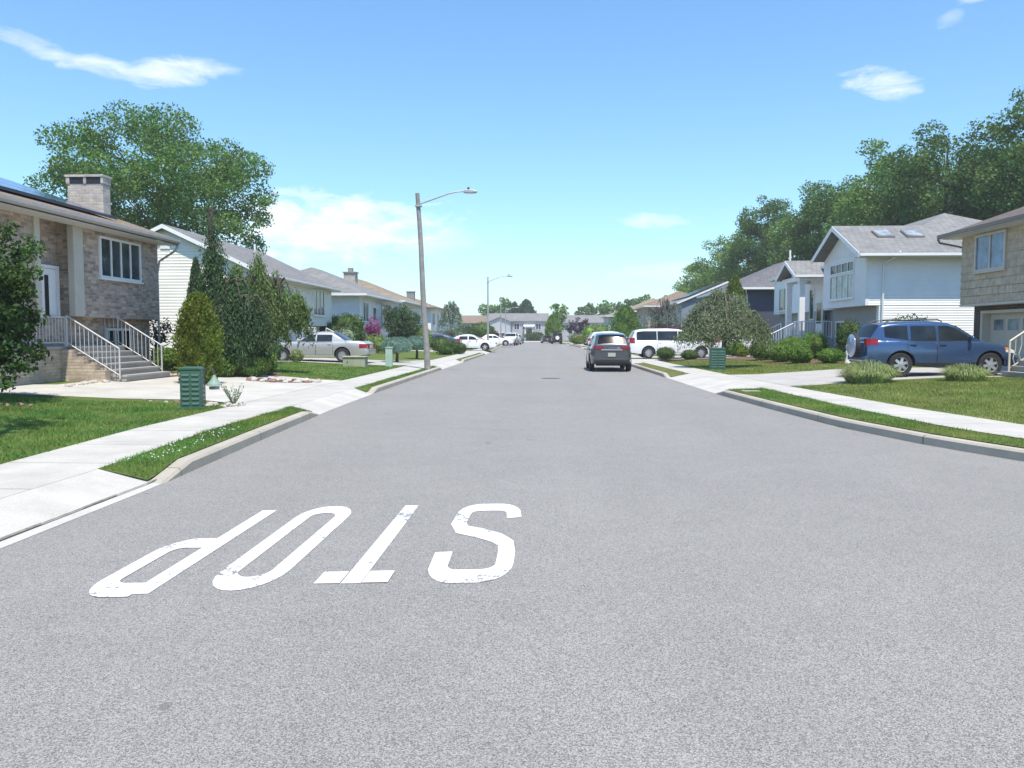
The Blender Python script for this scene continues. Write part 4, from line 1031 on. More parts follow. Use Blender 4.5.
# ---- houses further along on the right
h = plain_house('navy_house', 'dark navy sided house under a grey hip roof past the portico', 15.0, 63.5, 14, 1, 'siding_navy', 'roof_slate', 'siding_navy', slope=.45, ze=4.75, near=[(5, 6.2, 3.0, 4.2)])
h.downspout([(.3, -.62, 4.8), (.3, -.5, 4.6), (.5, -.06, 4.3), (.5, -.06, .2)])
h.part('vent_pipe', 'white_metal', [(4.6, 4.72, 3.0, 3.12, 6.9, 8.1)])
h = plain_house('slate_house', 'slate blue sided house with solar panels on its grey roof', 15.0, 91, 14, 1, 'siding_slate', 'roof_grey', 'siding_slate', slope=.42, ze=4.9, hip=False)
mb = MB(); fr = MB()
for r_ in range(4):
    for k in range(7):
        u0 = .4 + k * 1.9; d0 = .9 + r_ * 1.0
        for mb_, o_, e_ in ((mb, .17, .19), (fr, .08, .168)):
            vs = []
            for dz in (o_, e_):
                for (dd, uu) in ((d0, u0), (d0 + .97, u0), (d0 + .97, u0 + 1.86), (d0, u0 + 1.86)): vs.append((dd, uu, 4.95 + .15 + dd * .42 + dz))
            mb_.add(vs, [(3, 2, 1, 0), (4, 5, 6, 7), (0, 1, 5, 4), (1, 2, 6, 5), (2, 3, 7, 6), (3, 0, 4, 7)])
sa = fr.build('solar_array', 'dark_metal', h.root); mb.build('solar_cells', 'solar', sa)
plain_house('brown_house', 'brown brick house with tall windows behind the broad green cone tree', 13.6, 110, 14, 1, 'brick_brown', 'roof_brown', 'brick_brown', slope=.4, ze=5.0)
plain_house('tan_house', 'far tan house with pale trim right of the purple tree', 13.0, 134, 14, 1, 'siding_tan', 'roof_tan', 'brick_grey', slope=.42, ze=5.0)
plain_house('grey_house', 'far grey roofed house behind the purple tree', 12.0, 160, 14, 1, 'siding_grey', 'roof_grey', 'brick_grey', slope=.40, ze=4.8)

# ---- houses closing the street: their fronts face the viewer
def end_house(name, label, x0, x1, y0, D, wall, roof, gable=None, slope=.4, ze=4.9, portico=None):
    root = thing(name, label, 'house', (x0, y0, 0.0)); L = x1 - x0
    MB().box(0, L, 0, D, -.1, ze).build('wall', wall, root)
    zr = ze + D / 2 * slope; mb = MB()
    mb.prism([(-.5, ze - .2), (D / 2, zr), (D + .5, ze - .2), (D + .5, ze), (D / 2, zr + .2), (-.5, ze)], 0, -.4, L + .4); mb.build('roof', roof, root)
    mb = MB(); mb.prism([(.02, ze - .02), (D - .02, ze - .02), (D / 2, zr - .04)], 0, .02, L - .02); mb.build('gable_wall', wall, root)
    if gable:
        a, b, dep, sl_ = gable; w = (b - a) / 2
        MB().box(a, b, -dep, -.003, -.1, ze - .3).build('wing', wall, root)
        mb = MB(); mb.prism([(a - .5, ze - .5), (a + w, ze - .3 + w * sl_), (b + .5, ze - .5), (b + .5, ze - .3), (a + w, ze - .1 + w * sl_), (a - .5, ze - .3)], 1, -dep - .4, D / 2); mb.build('wing_roof', roof, root)
        mb = MB(); mb.prism([(a + .02, ze - .31), (b - .02, ze - .31), (a + w, ze - .34 + w * sl_)], 1, -dep + .01, D / 2 - .1); mb.build('wing_gable', wall, root)
    def w_(a, b, z0, z1, yy=0.0, n=2):
        f = MB()
        for (p, q, r_, t) in ((a - .1, a, z0 - .1, z1 + .1), (b, b + .1, z0 - .1, z1 + .1), (a, b, z1, z1 + .1), (a, b, z0 - .1, z0)): f.box(p, q, yy - .07, yy, r_, t)
        for i in range(1, n): c_ = a + (b - a) * i / n; f.box(c_ - .04, c_ + .04, yy - .06, yy, z0, z1)
        f = f.build('window', 'white_paint', root); MB().box(a, b, yy - .03, yy - .006, z0, z1).build('pane', 'glass', f)
    return root, w_
root, w_ = end_house('grey_house', 'grey fronted house with white portico closing the far end of the street', -14.6, -.2, 200, 9, 'siding_grey', 'roof_grey', (0.2, 5.4, 3.0, .42), ze=5.0)
for a in (6.2, 8.2, 11.6): w_(a, a + 1.2, 2.9, 4.3)
w_(6.2, 7.6, .5, 1.6); w_(11.8, 13.2, .5, 1.6); w_(1.4, 4.0, .6, 2.0, -3.0)
MB().box(8.7, 11.1, -1.6, -.005, 3.3, 3.6).prism([(-1.9, 3.6), (-.01, 3.6), (-.01, 4.1)], 0, 8.5, 11.3).build('portico_roof', 'white_paint', root)
MB().box(8.8, 9.1, -1.5, -1.2, 0, 3.3).build('column', 'white_paint', root); MB().box(10.7, 11.0, -1.5, -1.2, 0, 3.3).build('column', 'white_paint', root)
MB().box(9.3, 10.5, -.05, -.004, .3, 3.0).build('door', 'brown_gutter', root)
root, w_ = end_house('brown_house', 'brown roofed house left of the far grey gable', -27, -13.8, 206, 9, 'brick_grey', 'roof_brown', ze=4.6); w_(5, 7, 2.6, 4); w_(9, 11, 2.6, 4)
root, w_ = end_house('grey_house', 'long low grey roofed house right of the far green tree', 1.2, 16, 203, 9, 'siding_grey', 'roof_grey', ze=4.6); w_(2, 4, 2.6, 4); w_(7, 9, 2.6, 4); w_(11, 13, 2.6, 4)

# ------------------------------------------------------------------ vehicles
def car_paint(name, col, metal=0.35, rough=0.28):
    if name in MATS: return
    m, nt, b = new_mat(name); o = objco(nt)
    f = noise(nt, o, 1.3, 4); dust = noise(nt, o, 25, 4)
    lnk(nt, mixc(nt, math_(nt, 'MULTIPLY', dust, .10), ramp(nt, f, sc(col, .94), sc(col, 1.05), .3, .7), (.4, .38, .35)), b.inputs['Base Color'])
    b.inputs['Metallic'].default_value = metal; b.inputs['Roughness'].default_value = rough
    b.inputs['Coat Weight'].default_value = 0.8; b.inputs['Coat Roughness'].default_value = 0.04
    MATS[name] = m
car_paint('paint_blue', (0.036, 0.090, 0.205), .45, .2); car_paint('paint_grey', (0.055, 0.058, 0.072), .35, .22); car_paint('paint_white', (0.80, 0.80, 0.80), 0.0, .3)
car_paint('paint_silver', (0.52, 0.505, 0.48), .45, .32); car_paint('paint_navy', (0.03, 0.045, 0.09)); car_paint('paint_red', (0.30, 0.02, 0.04), .1); car_paint('paint_black', (0.012, 0.013, 0.016), .1)
car_paint('paint_spare', (0.30, 0.36, 0.50), .3)

class Car:
    def __init__(s, name, label, cat, spec, loc, rz, paint, group=None, detail=2):
        s.sp = sp = spec; s.L, s.W, s.Hh = sp['L'], sp['W'], sp['H']; s.det = detail
        s.root = thing(name, label, cat, loc, rz, group); s.paint = paint
        I = lambda tab: (lambda q: np.interp(q, [a for a, b in tab], [b for a, b in tab]))
        L, W = s.L, s.W
        s.deck = I([(a * L, z) for a, z in sp['deck']]); s.roof = I([(a * L, z) for a, z in sp['roof']])
        s.plan = I([(a * L, w * W / 2) for a, w in sp['plan']])
        s.r = sp['r']; s.xf = sp['fo']; s.xr = sp['fo'] + sp['wb']; s.belt = sp['belt']; s.cow, s.tail = sp['cab'][0] * L, sp['cab'][1] * L
        s.body(); s.windows(); s.wheels(); s.lights()
    def X(s, q): return s.L / 2 - q
    def zb(s, q):
        z = s.sp['sill'] + .05 * max(0, (q - s.L * .85) / (s.L * .15)) * 2 + .04 * max(0, (s.L * .1 - q) / (s.L * .1))
        for xw in (s.xf, s.xr):
            d = abs(q - xw); Ra = s.r + .075
            if d < Ra: z = max(z, s.r + math.sqrt(Ra * Ra - d * d))
        return z
    def side_y(s, q, z):
        """half width of the body at station q and height z"""
        w = s.plan(q); b = s.deck(q) if not (s.cow < q < s.tail) else s.belt
        if z <= b:
            t = (z - s.sp['sill']) / max(.05, b - s.sp['sill'])
            return w * float(np.interp(t, [0, .18, .5, .75, .92, 1], [.955, .985, 1.0, .99, .965, .93]))
        t = (z - b) / (s.Hh - b); return w * .93 + (s.sp['tumble'] * s.W / 2 - s.W / 2 * .93) * t
    def body(s):
        qs = sorted(set(np.round(np.concatenate([np.linspace(0, s.L, 61), np.linspace(s.xf - s.r - .09, s.xf + s.r + .09, 21), np.linspace(s.xr - s.r - .09, s.xr + s.r + .09, 21), [s.L * .012, s.L * .03, s.L * .97, s.L * .988]]), 4)))
        qs = [q for q in qs if 0 <= q <= s.L]
        rows = []; T = [0, .12, .3, .5, .7, .86, .95, 1.0]
        for q in qs:
            z0 = s.zb(q); z1 = float(s.deck(q)); z0 = min(z0, z1 - .06); r = []
            for t in T:
                z = z0 + (z1 - z0) * t; r.append((s.side_y(q, z) if t < 1 else s.plan(q) * .90, z if t < 1 else z1 + .012))
            r.append((s.plan(q) * .5, z1 + .03)); r.append((0, z1 + .036)); rows.append(r)
        m = len(rows[0]); mb = MB(); vs = []
        for q, r in zip(qs, rows):
            vs += [(s.X(q), y, z) for y, z in r] + [(s.X(q), -y, z) for y, z in r[-2::-1]]
        n = 2 * m - 1
        fs = [(i * n + k, i * n + k + 1, (i + 1) * n + k + 1, (i + 1) * n + k) for i in range(len(qs) - 1) for k in range(n - 1)]
        fs += [tuple(range(n)), tuple((len(qs) - 1) * n + k for k in range(n))]
        mb.add(vs, fs)
        # cabin
        cq = np.linspace(s.cow, s.tail, 34); vs = []
        for q in cq:
            zr = float(s.roof(q)); b = min(s.belt, zr - .01) - .02
            r = [(s.side_y(q, s.belt) - .004, b)]
            for t in (.25, .5, .75, .90): z = b + (zr - b) * t; r.append((s.side_y(q, max(z, s.belt)), z))
            ye = s.side_y(q, max(zr, s.belt)); r += [(ye - .02, b + (zr - b) * .975), (ye - .075, zr + .008), (ye * .55, zr + .028), (0, zr + .036)]
            vs += [(s.X(q), y, z) for y, z in r] + [(s.X(q), -y, z) for y, z in r[-2::-1]]
        n2 = 17
        fs = [(i * n2 + k, i * n2 + k + 1, (i + 1) * n2 + k + 1, (i + 1) * n2 + k) for i in range(len(cq) - 1) for k in range(n2 - 1)]
        fs += [tuple(range(n2)), tuple((len(cq) - 1) * n2 + k for k in range(n2))]
        mb.add(vs, fs)
        s.bodyo = mb.build('body', s.paint, s.root, smooth=True)
        # underside and wheel wells
        u = MB(); q0, q1 = s.L * .04, s.L * .96; u.box(s.X(q0), s.X(q1), -s.W * .36, s.W * .36, s.sp['sill'] + .02, s.sp['sill'] + .22)
        for xw in (s.xf, s.xr): u.box(s.X(xw - s.r - .1), s.X(xw + s.r + .1), -s.W * .33, s.W * .33, s.r * .7, s.r * 2 + .09)
        u.build('underbody', 'black_trim', s.root)
        if s.sp.get('clad'):
            c = MB()
            for sg in (1, -1):
                q = np.linspace(s.xf + s.r + .10, s.xr - s.r - .10, 8); vv = []
                for a in q: vv += [(s.X(a), sg * (s.side_y(a, s.sp['sill'] + z) + .006), s.sp['sill'] + z) for z in (-.01, .05, .11)]
                c.add(vv, [(i * 3 + k, i * 3 + k + 1, (i + 1) * 3 + k + 1, (i + 1) * 3 + k) for i in range(7) for k in range(2)])
            c.build('sill_trim', 'black_trim', s.root, fix=False)
    def patch_side(s, sg, q0, q1, lo, hi, off=.006, n=14):
        """strip on the flank between heights lo(q) and hi(q)"""
        mb = MB(); vs = []; cols = 0; k = 5
        for q in np.linspace(q0, q1, n):
            a, b = lo(q), hi(q)
            if b < a + .004: b = a + .004
            vs += [(s.X(q), sg * (s.side_y(q, a + (b - a) * t / (k - 1)) + off), a + (b - a) * t / (k - 1)) for t in range(k)]
        mb.add(vs, [(i * k + j, i * k + j + 1, (i + 1) * k + j + 1, (i + 1) * k + j) for i in range(n - 1) for j in range(k - 1)])
        return mb
    def top_patch(s, q0, q1, inset=.05, off=.009, n=8, m=9, zcap=None):
        mb = MB(); vs = []
        for q in np.linspace(q0, q1, n):
            zr = float(s.roof(q)); ye = s.side_y(q, max(zr, s.belt)) - inset
            for j in range(m):
                t = -1 + 2 * j / (m - 1); y = ye * t
                vs.append((s.X(q) + (off if q < s.L * .5 else -off) * .8, y, zr + .036 - .030 * abs(t) ** 2.2 + off))
        mb.add(vs, [(i * m + j, i * m + j + 1, (i + 1) * m + j + 1, (i + 1) * m + j) for i in range(n - 1) for j in range(m - 1)])
        return mb
    def windows(s):
        sp = s.sp; L = s.L
        s.top_patch(sp['ws'][0] * L, sp['ws'][1] * L).build('windshield', 'car_glass', s.root, smooth=True, fix=False)
        s.top_patch(sp['rw'][0] * L, sp['rw'][1] * L, .09).build('rear_window', 'rear_glass', s.root, smooth=True, fix=False)
        for sg in (1, -1):
            for (a, b) in sp['side']:
                hi = lambda q: max(s.belt + .03, min(float(s.roof(q)) - .085, s.Hh - .13))
                s.patch_side(sg, a * L, b * L, lambda q: s.belt + .025 + sp.get('kick', 0) * max(0, q / L - .72), hi).build('side_window', sp.get('sglass', 'car_glass'), s.root, smooth=True, fix=False)
            for (a, b) in sp['doors']:
                lo = lambda q: max(s.sp['sill'] + .10, s.zb(q) + .05)
                gp_ = s.patch_side(sg, a * L - .008, b * L + .008, lambda q: lo(q) - .008, lambda q: s.belt - .005, .0025, 18)
                d = s.patch_side(sg, a * L + .006, b * L - .006, lo, lambda q: s.belt - .02, .007, 18).build('door', s.paint, s.root, smooth=True, fix=False)
                gp_.build('door_gap', 'black_trim', d, fix=False)
                qh = b * L - .16; zh = s.belt - .12
                MB().box(s.X(qh) - .09, s.X(qh) + .09, sg * (s.side_y(qh, zh) + .006), sg * (s.side_y(qh, zh) + .035), zh - .016, zh + .016).build('handle', sp.get('handle', s.paint), d, bev=.006)
            qm = sp['mirror'] * L
            MB().ellipsoid((s.X(qm), sg * (s.side_y(qm, s.belt) + .12), s.belt + .09), (.06, .11, .075), 10, 6).tube([(s.X(qm), sg * s.side_y(qm, s.belt) * .98, s.belt + .03), (s.X(qm), sg * (s.side_y(qm, s.belt) + .1), s.belt + .06)], .022, 5).build('mirror', sp.get('mirmat', s.paint), s.root, smooth=True)
    def wheels(s):
        r = s.r; w = .21
        for xw in (s.xf, s.xr):
            for sg in (1, -1):
                y = s.plan(xw) - .115
                t = MB().lathe([(r * .62, -w / 2), (r * .93, -w / 2), (r, -w * .3), (r, w * .3), (r * .93, w / 2), (r * .62, w / 2), (r * .62, -w / 2)], 28, 'y', cap=False)
                t.lathe([(r * .63, -w * .30), (r * .63, w * .30)], 20, 'y')
                to = t.build('wheel', 'rubber', s.root, loc=(s.X(xw), sg * y, r), smooth=True)
                rm = MB(); n = s.sp.get('spokes', 5); f = sg
                # ring plus spokes
                R0, R1 = r * .60, r * .68; k = 28; vs = []
                for i in range(k):
                    a = 2 * math.pi * i / k
                    for rr, yy in ((R0, w * .30), (R0, w * .40), (R1, w * .47), (R1, w * .30)): vs.append((rr * math.cos(a), f * yy, rr * math.sin(a)))
                rm.add(vs, [(i * 4 + j, i * 4 + (j + 1) % 4, ((i + 1) % k) * 4 + (j + 1) % 4, ((i + 1) % k) * 4 + j) for i in range(k) for j in range(4)])
                for i in range(n):
                    a = 2 * math.pi * i / n + .3; ca, sa = math.cos(a), math.sin(a); h0, h1 = r * .13, r * .085 * (5 / n) ** .5 + r * .02
                    P = lambda rr, hh, yy: (rr * ca - hh * sa, f * yy, rr * sa + hh * ca)
                    rm.add([P(.02, -h0, w * .3), P(R0 + .01, -h1 * 1.3, w * .3), P(R0 + .01, h1 * 1.3, w * .3), P(.02, h0, w * .3), P(.02, -h0, w * .46), P(R0 + .01, -h1, w * .41), P(R0 + .01, h1, w * .41), P(.02, h0, w * .46)],
                           [(3, 2, 1, 0), (4, 5, 6, 7), (0, 1, 5, 4), (1, 2, 6, 5), (2, 3, 7, 6), (3, 0, 4, 7)])
                rm.lathe([(.01, f * w * .3), (r * .17, f * w * .3), (r * .15, f * w * .49), (.01, f * w * .5)], 14, 'y')
                rm.build('rim', 'silver', to)
    def lights(s):
        sp = s.sp; L = s.L
        for sg in (1, -1):
            q0, q1, z0, z1 = sp['tl']
            mb = s.patch_side(sg, q0 * L, L - .012, lambda q: z0 + (L - q) * sp.get('tlslope', .12), lambda q: z1, .008, 8)
            y1 = s.plan(L) * .97; yi = y1 - sp.get('tlw', .26)
            mb.box(s.X(L) - .022, s.X(L) + .03, sg * yi, sg * y1, z0 + .0, z1)
            mb.build('tail_light', 'red_lens', s.root)
            q0, q1, z0, z1 = sp['hl']
            mb = s.patch_side(sg, .012, q1 * L, lambda q: z0 + q * .12, lambda q: max(z0 + q * .12 + .01, min(z1, float(s.deck(q)) - .02)), .008, 8)
            y1 = s.plan(0) * .97; mb.box(s.X(0) - .03, s.X(0) + .018, sg * (y1 - .32), sg * y1, z0, min(z1, float(s.deck(0)) - .01))
            ho = mb.build('headlight', 'clear_lens', s.root)
            s.patch_side(sg, q1 * L * .8, q1 * L * 1.05, lambda q: z0 + .13, lambda q: z0 + .2, .011, 4).build('indicator', 'amber_lens', ho, fix=False)
        zp = sp['plate']
        MB().box(s.X(L) - .022, s.X(L), -.16, .16, zp - .08, zp + .08).build('license_plate', 'plate', s.root)
        bz = sp['bump']
        w = s.plan(L) * 1.0
        MB().box(s.X(L) - .05, s.X(L) + .08, -w, w, bz - .11, bz + .07).build('rear_bumper', sp.get('bumpmat', s.paint), s.root, bev=.03)
        w = s.plan(0) * 1.0
        MB().box(s.X(0) - .08, s.X(0) + .045, -w, w, bz - .15, bz + .04).build('front_bumper', sp.get('bumpmat', s.paint), s.root, bev=.03)
        MB().box(s.X(0) - .02, s.X(0) + .02, -s.plan(0) * .55, s.plan(0) * .55, bz + .09, bz + .2).build('grille', 'black_trim', s.root)

SUV = dict(L=4.52, W=1.82, H=1.66, wb=2.66, fo=.90, r=.355, sill=.30, belt=1.07, cab=(.255, .985), tumble=.76,
    deck=[(0, .66), (.03, .80), (.09, .92), (.18, 1.0), (.27, 1.06), (.5, 1.07), (.9, 1.08), (.97, 1.06), (1, .98)],
    roof=[(.255, 1.05), (.30, 1.16), (.42, 1.53), (.48, 1.62), (.58, 1.66), (.72, 1.65), (.86, 1.60), (.92, 1.54), (.985, 1.08)],
    plan=[(0, .66), (.03, .82), (.08, .92), (.16, .985), (.3, 1.0), (.8, 1.0), (.93, .95), (.98, .87), (1, .82)],
    ws=(.275, .415), rw=(.915, .975), side=[(.325, .535), (.555, .72), (.74, .89)], kick=.55, doors=[(.33, .55), (.555, .745)], mirror=.335,
    tl=(.935, 1, .93, 1.14), tlw=.2, hl=(0, .10, .68, .84), plate=.80, bump=.55, clad=True, spokes=6, handle='black_trim')
EQX = dict(SUV, bumpmat='black_trim', tumble=.69, plan=[(0, .62), (.03, .80), (.08, .92), (.16, .985), (.3, 1.0), (.78, 1.0), (.90, .955), (.96, .88), (1, .78)], L=4.60, W=1.84, H=1.66, wb=2.72, fo=.92, cab=(.25, .99), rw=(.905, .972), tl=(.91, 1, .98, 1.10), tlw=.32, plate=.74, bump=.50, belt=1.08, spokes=5, handle='paint_grey', side=[(.325, .535), (.555, .72), (.74, .86)])
VAN = dict(L=5.10, W=1.98, H=1.74, wb=3.08, fo=.94, r=.345, sill=.25, belt=1.06, cab=(.17, .985), tumble=.74,
    deck=[(0, .60), (.02, .74), (.07, .88), (.15, .98), (.22, 1.05), (.5, 1.07), (.97, 1.07), (1, 1.0)],
    roof=[(.17, 1.0), (.22, 1.12), (.36, 1.60), (.42, 1.69), (.55, 1.74), (.8, 1.72), (.90, 1.67), (.94, 1.58), (.985, 1.10)],
    plan=[(0, .66), (.03, .82), (.08, .93), (.16, .985), (.3, 1.0), (.85, 1.0), (.95, .965), (.985, .92), (1, .88)],
    ws=(.20, .355), rw=(.942, .976), side=[(.27, .445), (.453, .685), (.693, .925)], doors=[(.28, .45), (.455, .69)], mirror=.275,
    tl=(.945, 1, .90, 1.22), tlw=.14, tlslope=.0, hl=(0, .10, .66, .82), plate=.85, bump=.50, spokes=9)
SEDAN = dict(L=5.05, W=1.92, H=1.43, wb=2.88, fo=.98, r=.33, sill=.26, belt=.96, cab=(.30, .80), tumble=.70,
    deck=[(0, .66), (.02, .76), (.08, .84), (.2, .92), (.30, .96), (.5, .965), (.75, .98), (.85, .985), (.96, .95), (1, .84)],
    roof=[(.30, .95), (.34, 1.02), (.43, 1.33), (.47, 1.39), (.55, 1.43), (.63, 1.42), (.67, 1.38), (.80, .97)],
    plan=[(0, .80), (.02, .90), (.08, .965), (.2, 1.0), (.8, 1.0), (.92, .97), (.98, .93), (1, .90)],
    ws=(.325, .435), rw=(.665, .785), side=[(.355, .505), (.52, .665)], doors=[(.34, .51), (.515, .675)], mirror=.355,
    tl=(.925, 1, .66, .86), tlw=.40, tlslope=.0, hl=(0, .06, .62, .76), plate=.72, bump=.52, spokes=12, handle='paint_silver')
CRV = dict(SEDAN, L=4.7, W=1.80, H=1.42, wb=2.7, fo=.95, cab=(.27, .86), deck=[(0, .60), (.03, .72), (.10, .84), (.2, .92), (.27, .97), (.5, .98), (.8, 1.02), (.93, 1.03), (1, .90)],
    roof=[(.27, .96), (.31, 1.05), (.42, 1.35), (.48, 1.41), (.56, 1.42), (.65, 1.39), (.72, 1.31), (.86, 1.02)], ws=(.29, .415), rw=(.70, .85), side=[(.32, .51), (.53, .69)], doors=[(.31, .52), (.525, .69)], tl=(.93, 1, .78, .98), hl=(0, .10, .60, .74), handle='black_trim', spokes=5)
JEEP = dict(SUV, L=4.25, W=1.80, H=1.82, wb=2.5, fo=.72, r=.39, sill=.42, belt=1.22, cab=(.36, .985), tumble=.88,
    deck=[(0, .98), (.02, 1.04), (.10, 1.10), (.35, 1.18), (.37, 1.22), (.98, 1.22), (1, 1.2)], roof=[(.36, 1.2), (.38, 1.3), (.42, 1.70), (.45, 1.78), (.6, 1.82), (.95, 1.81), (.985, 1.30)],
    plan=[(0, .80), (.03, .84), (.1, .90), (.2, .97), (.3, 1.0), (.97, .98), (1, .95)], ws=(.375, .425), rw=(.957, .98), side=[(.43, .60), (.62, .76), (.78, .93)], doors=[(.40, .60), (.605, .77)], hl=(0, .04, .80, .98), bumpmat='black_trim', bump=.58)

# blue suv, nose towards the garage (+x), spare wheel towards the street
cr = Car('parked_suv', 'metallic blue suv with roof rails and a spare wheel, parked on the right driveway', 'suv', dict(SUV), (12.02, 25.7, .335), 0, 'paint_blue')
S = cr; L = S.L
sw = MB().lathe([(.01, -.10), (.30, -.10), (.36, -.06), (.37, .06), (.34, .10), (.01, .115)], 28, 'x').build('spare_wheel', 'paint_spare', cr.root, loc=(S.X(L) - .16, -.02, .92), smooth=True)
MB().lathe([(.31, -.11), (.385, -.07), (.385, .05), (.31, .05)], 28, 'x').build('tyre', 'rubber', sw, loc=(.03, 0, 0))
rl = MB()
for sg in (1, -1):
    y = sg * (S.side_y(L * .6, S.Hh) - .08)
    rl.tube([(S.X(L * .50), y, 1.66), (S.X(L * .53), y, 1.725), (S.X(L * .84), y, 1.70), (S.X(L * .88), y, 1.62)], .02, 6)
rl.tube([(S.X(L * .60), -.6, 1.74), (S.X(L * .60), .6, 1.74)], .018, 6).tube([(S.X(L * .78), -.6, 1.73), (S.X(L * .78), .6, 1.73)], .018, 6)
rl.build('roof_rail', 'black_trim', cr.root)
# grey suv parked at the right curb, seen from behind (driving away)
c2 = Car('parked_suv', 'dark grey suv parked at the right curb, seen from behind', 'suv', EQX, (2.72, 36.6, 0.0), R(90), 'paint_grey')
S = c2; L = S.L
MB().box(S.X(L) - .03, S.X(L) + .05, -.78, .78, .34, .50).build('lower_bumper', 'black_trim', c2.root, bev=.02)
MB().box(S.X(L) - .03, S.X(L) + .02, -.45, .45, .93, .965).build('chrome_strip', 'silver', c2.root)
MB().tube([(S.X(L * .93), .1, 1.55), (S.X(L * .955), .1, 1.27)], .006, 4).build('wiper', 'black_trim', c2.root)
Car('minivan', 'white minivan parked across the sidewalk beside the weeping tree', 'minivan', VAN, (7.35, 48.4, .19), R(2), 'paint_white')
Car('parked_car', 'silver four door sedan parked on the left driveway', 'car', SEDAN, (-11.1, 38.55, .29), R(180), 'paint_silver')
Car('parked_car', 'white car with red tail lights, parked beyond the weeping tree', 'car', CRV, (12.75, 51.2, .34), R(0), 'paint_white')
c3 = Car('parked_suv', 'white suv mostly hidden behind the grey suv', 'suv', SUV, (5.4, 64.5, .16), R(4), 'paint_white')
Car('parked_car', 'navy car on a left driveway behind the low round shrubs', 'car', CRV, (-9.9, 69.5, .24), R(180), 'paint_navy')
Car('parked_car', 'white low coupe nosing over the left sidewalk by the second lamp', 'car', CRV, (-7.0, 71.8, .16), R(0), 'paint_white')
Car('parked_car', 'dark red car behind the white coupe', 'car', CRV, (-8.9, 82.0, .22), R(180), 'paint_red')
Car('parked_car', 'white car in a far left driveway beside the tall lamp', 'car', SEDAN, (-7.0, 101.5, .18), R(8), 'paint_white')
Car('parked_jeep', 'white boxy jeep parked at the left curb facing the viewer', 'jeep', JEEP, (-5.45, 117, 0), R(-94), 'paint_white')
Car('parked_suv', 'small white suv parked just behind the white jeep', 'suv', SUV, (-5.3, 126, 0), R(-97), 'paint_white')
Car('parked_car', 'dark car parked farthest up the left curb', 'car', CRV, (-5.4, 141, 0), R(-98), 'paint_black')
c4 = Car('parked_jeep', 'black boxy suv with white spare wheel cover, parked far up the right curb', 'jeep', JEEP, (1.45, 136, 0), R(93), 'paint_black')
MB().lathe([(.01, -.08), (.32, -.08), (.33, .06), (.01, .08)], 20, 'x').build('spare_wheel', 'white_paint', c4.root, loc=(c4.X(c4.L) - .12, 0, 1.05))
Car('parked_car', 'small dark car in front of the black boxy suv', 'car', CRV, (-.35, 151, 0), R(96), 'paint_black')

# ------------------------------------------------------------------ street furniture
def street_lamp(label, x, y, h, arm, woody, tilt=0.0, r=.12, ang=0.0, drop=0.0):
    root = thing('street_lamp', label, 'street lamp', (x, y, H(x)), ang, 'street lamps')
    n = 10; pts = [(tilt * (i / n) ** 1.0 + (.014 * math.sin(i * 1.1) if woody else 0), .02 * math.sin(i * 1.7) if woody else 0, -.2 + (h + .2) * i / n) for i in range(n + 1)]
    MB().tube(pts, [r * (1.15 - .4 * i / n) for i in range(n + 1)], 12).build('pole', 'pole_wood' if woody else 'galvanised', root, smooth=True)
    tx = tilt * .93; z0 = h - .45
    a = [(tx, 0, z0), (tx + arm * .30, 0, z0 + .22), (tx + arm * .58, 0, z0 + .43), (tx + arm * .75, 0, z0 + .50), (tx + arm * .88, 0, z0 + .52)]
    MB().tube(a, [.035, .035, .032, .03, .03], 8).box(tx - r - .02, tx + r + .02, -r - .02, r + .02, z0 - .10, z0 - .04).build('arm', 'galvanised', root, smooth=False)
    hx = tx + arm * .86
    lh = MB().prism([(hx, z0 + 0.480), (hx + .10, z0 + 0.440), (hx + .42, z0 + 0.440), (hx + .58, z0 + 0.470), (hx + .58, z0 + 0.510), (hx + .40, z0 + 0.570), (hx + .08, z0 + 0.570)], 1, -.13, .13).build('lamp_head', 'galvanised', root, bev=.02)
    MB().box(hx + .14, hx + .5, -.10, .10, z0 + 0.422, z0 + 0.439).build('lens', 'clear_lens', lh)
    MB().lathe([(.05, z0 + 0.570), (.05, z0 + 0.660), (.02, z0 + 0.690)], 10, c=(hx + .22, 0, 0)).build('photocell', 'dark_metal', lh)
    return root
street_lamp('weathered wooden lamp pole with a curved metal arm in the left grass strip', -5.02, 33.2, 7.25, 2.15, True, -.36, .115)
street_lamp('slim grey metal street lamp, second along the left curb', -5.55, 74, 6.75, 2.0, False, 0, .085)
street_lamp('far thin street lamp just left of the white jeep', -6.6, 112, 6.3, 1.2, False, 0, .08, R(90))
street_lamp('farthest street lamp, its arm over the far white portico', -7.4, 140, 6.1, 2.0, False, 0, .08)

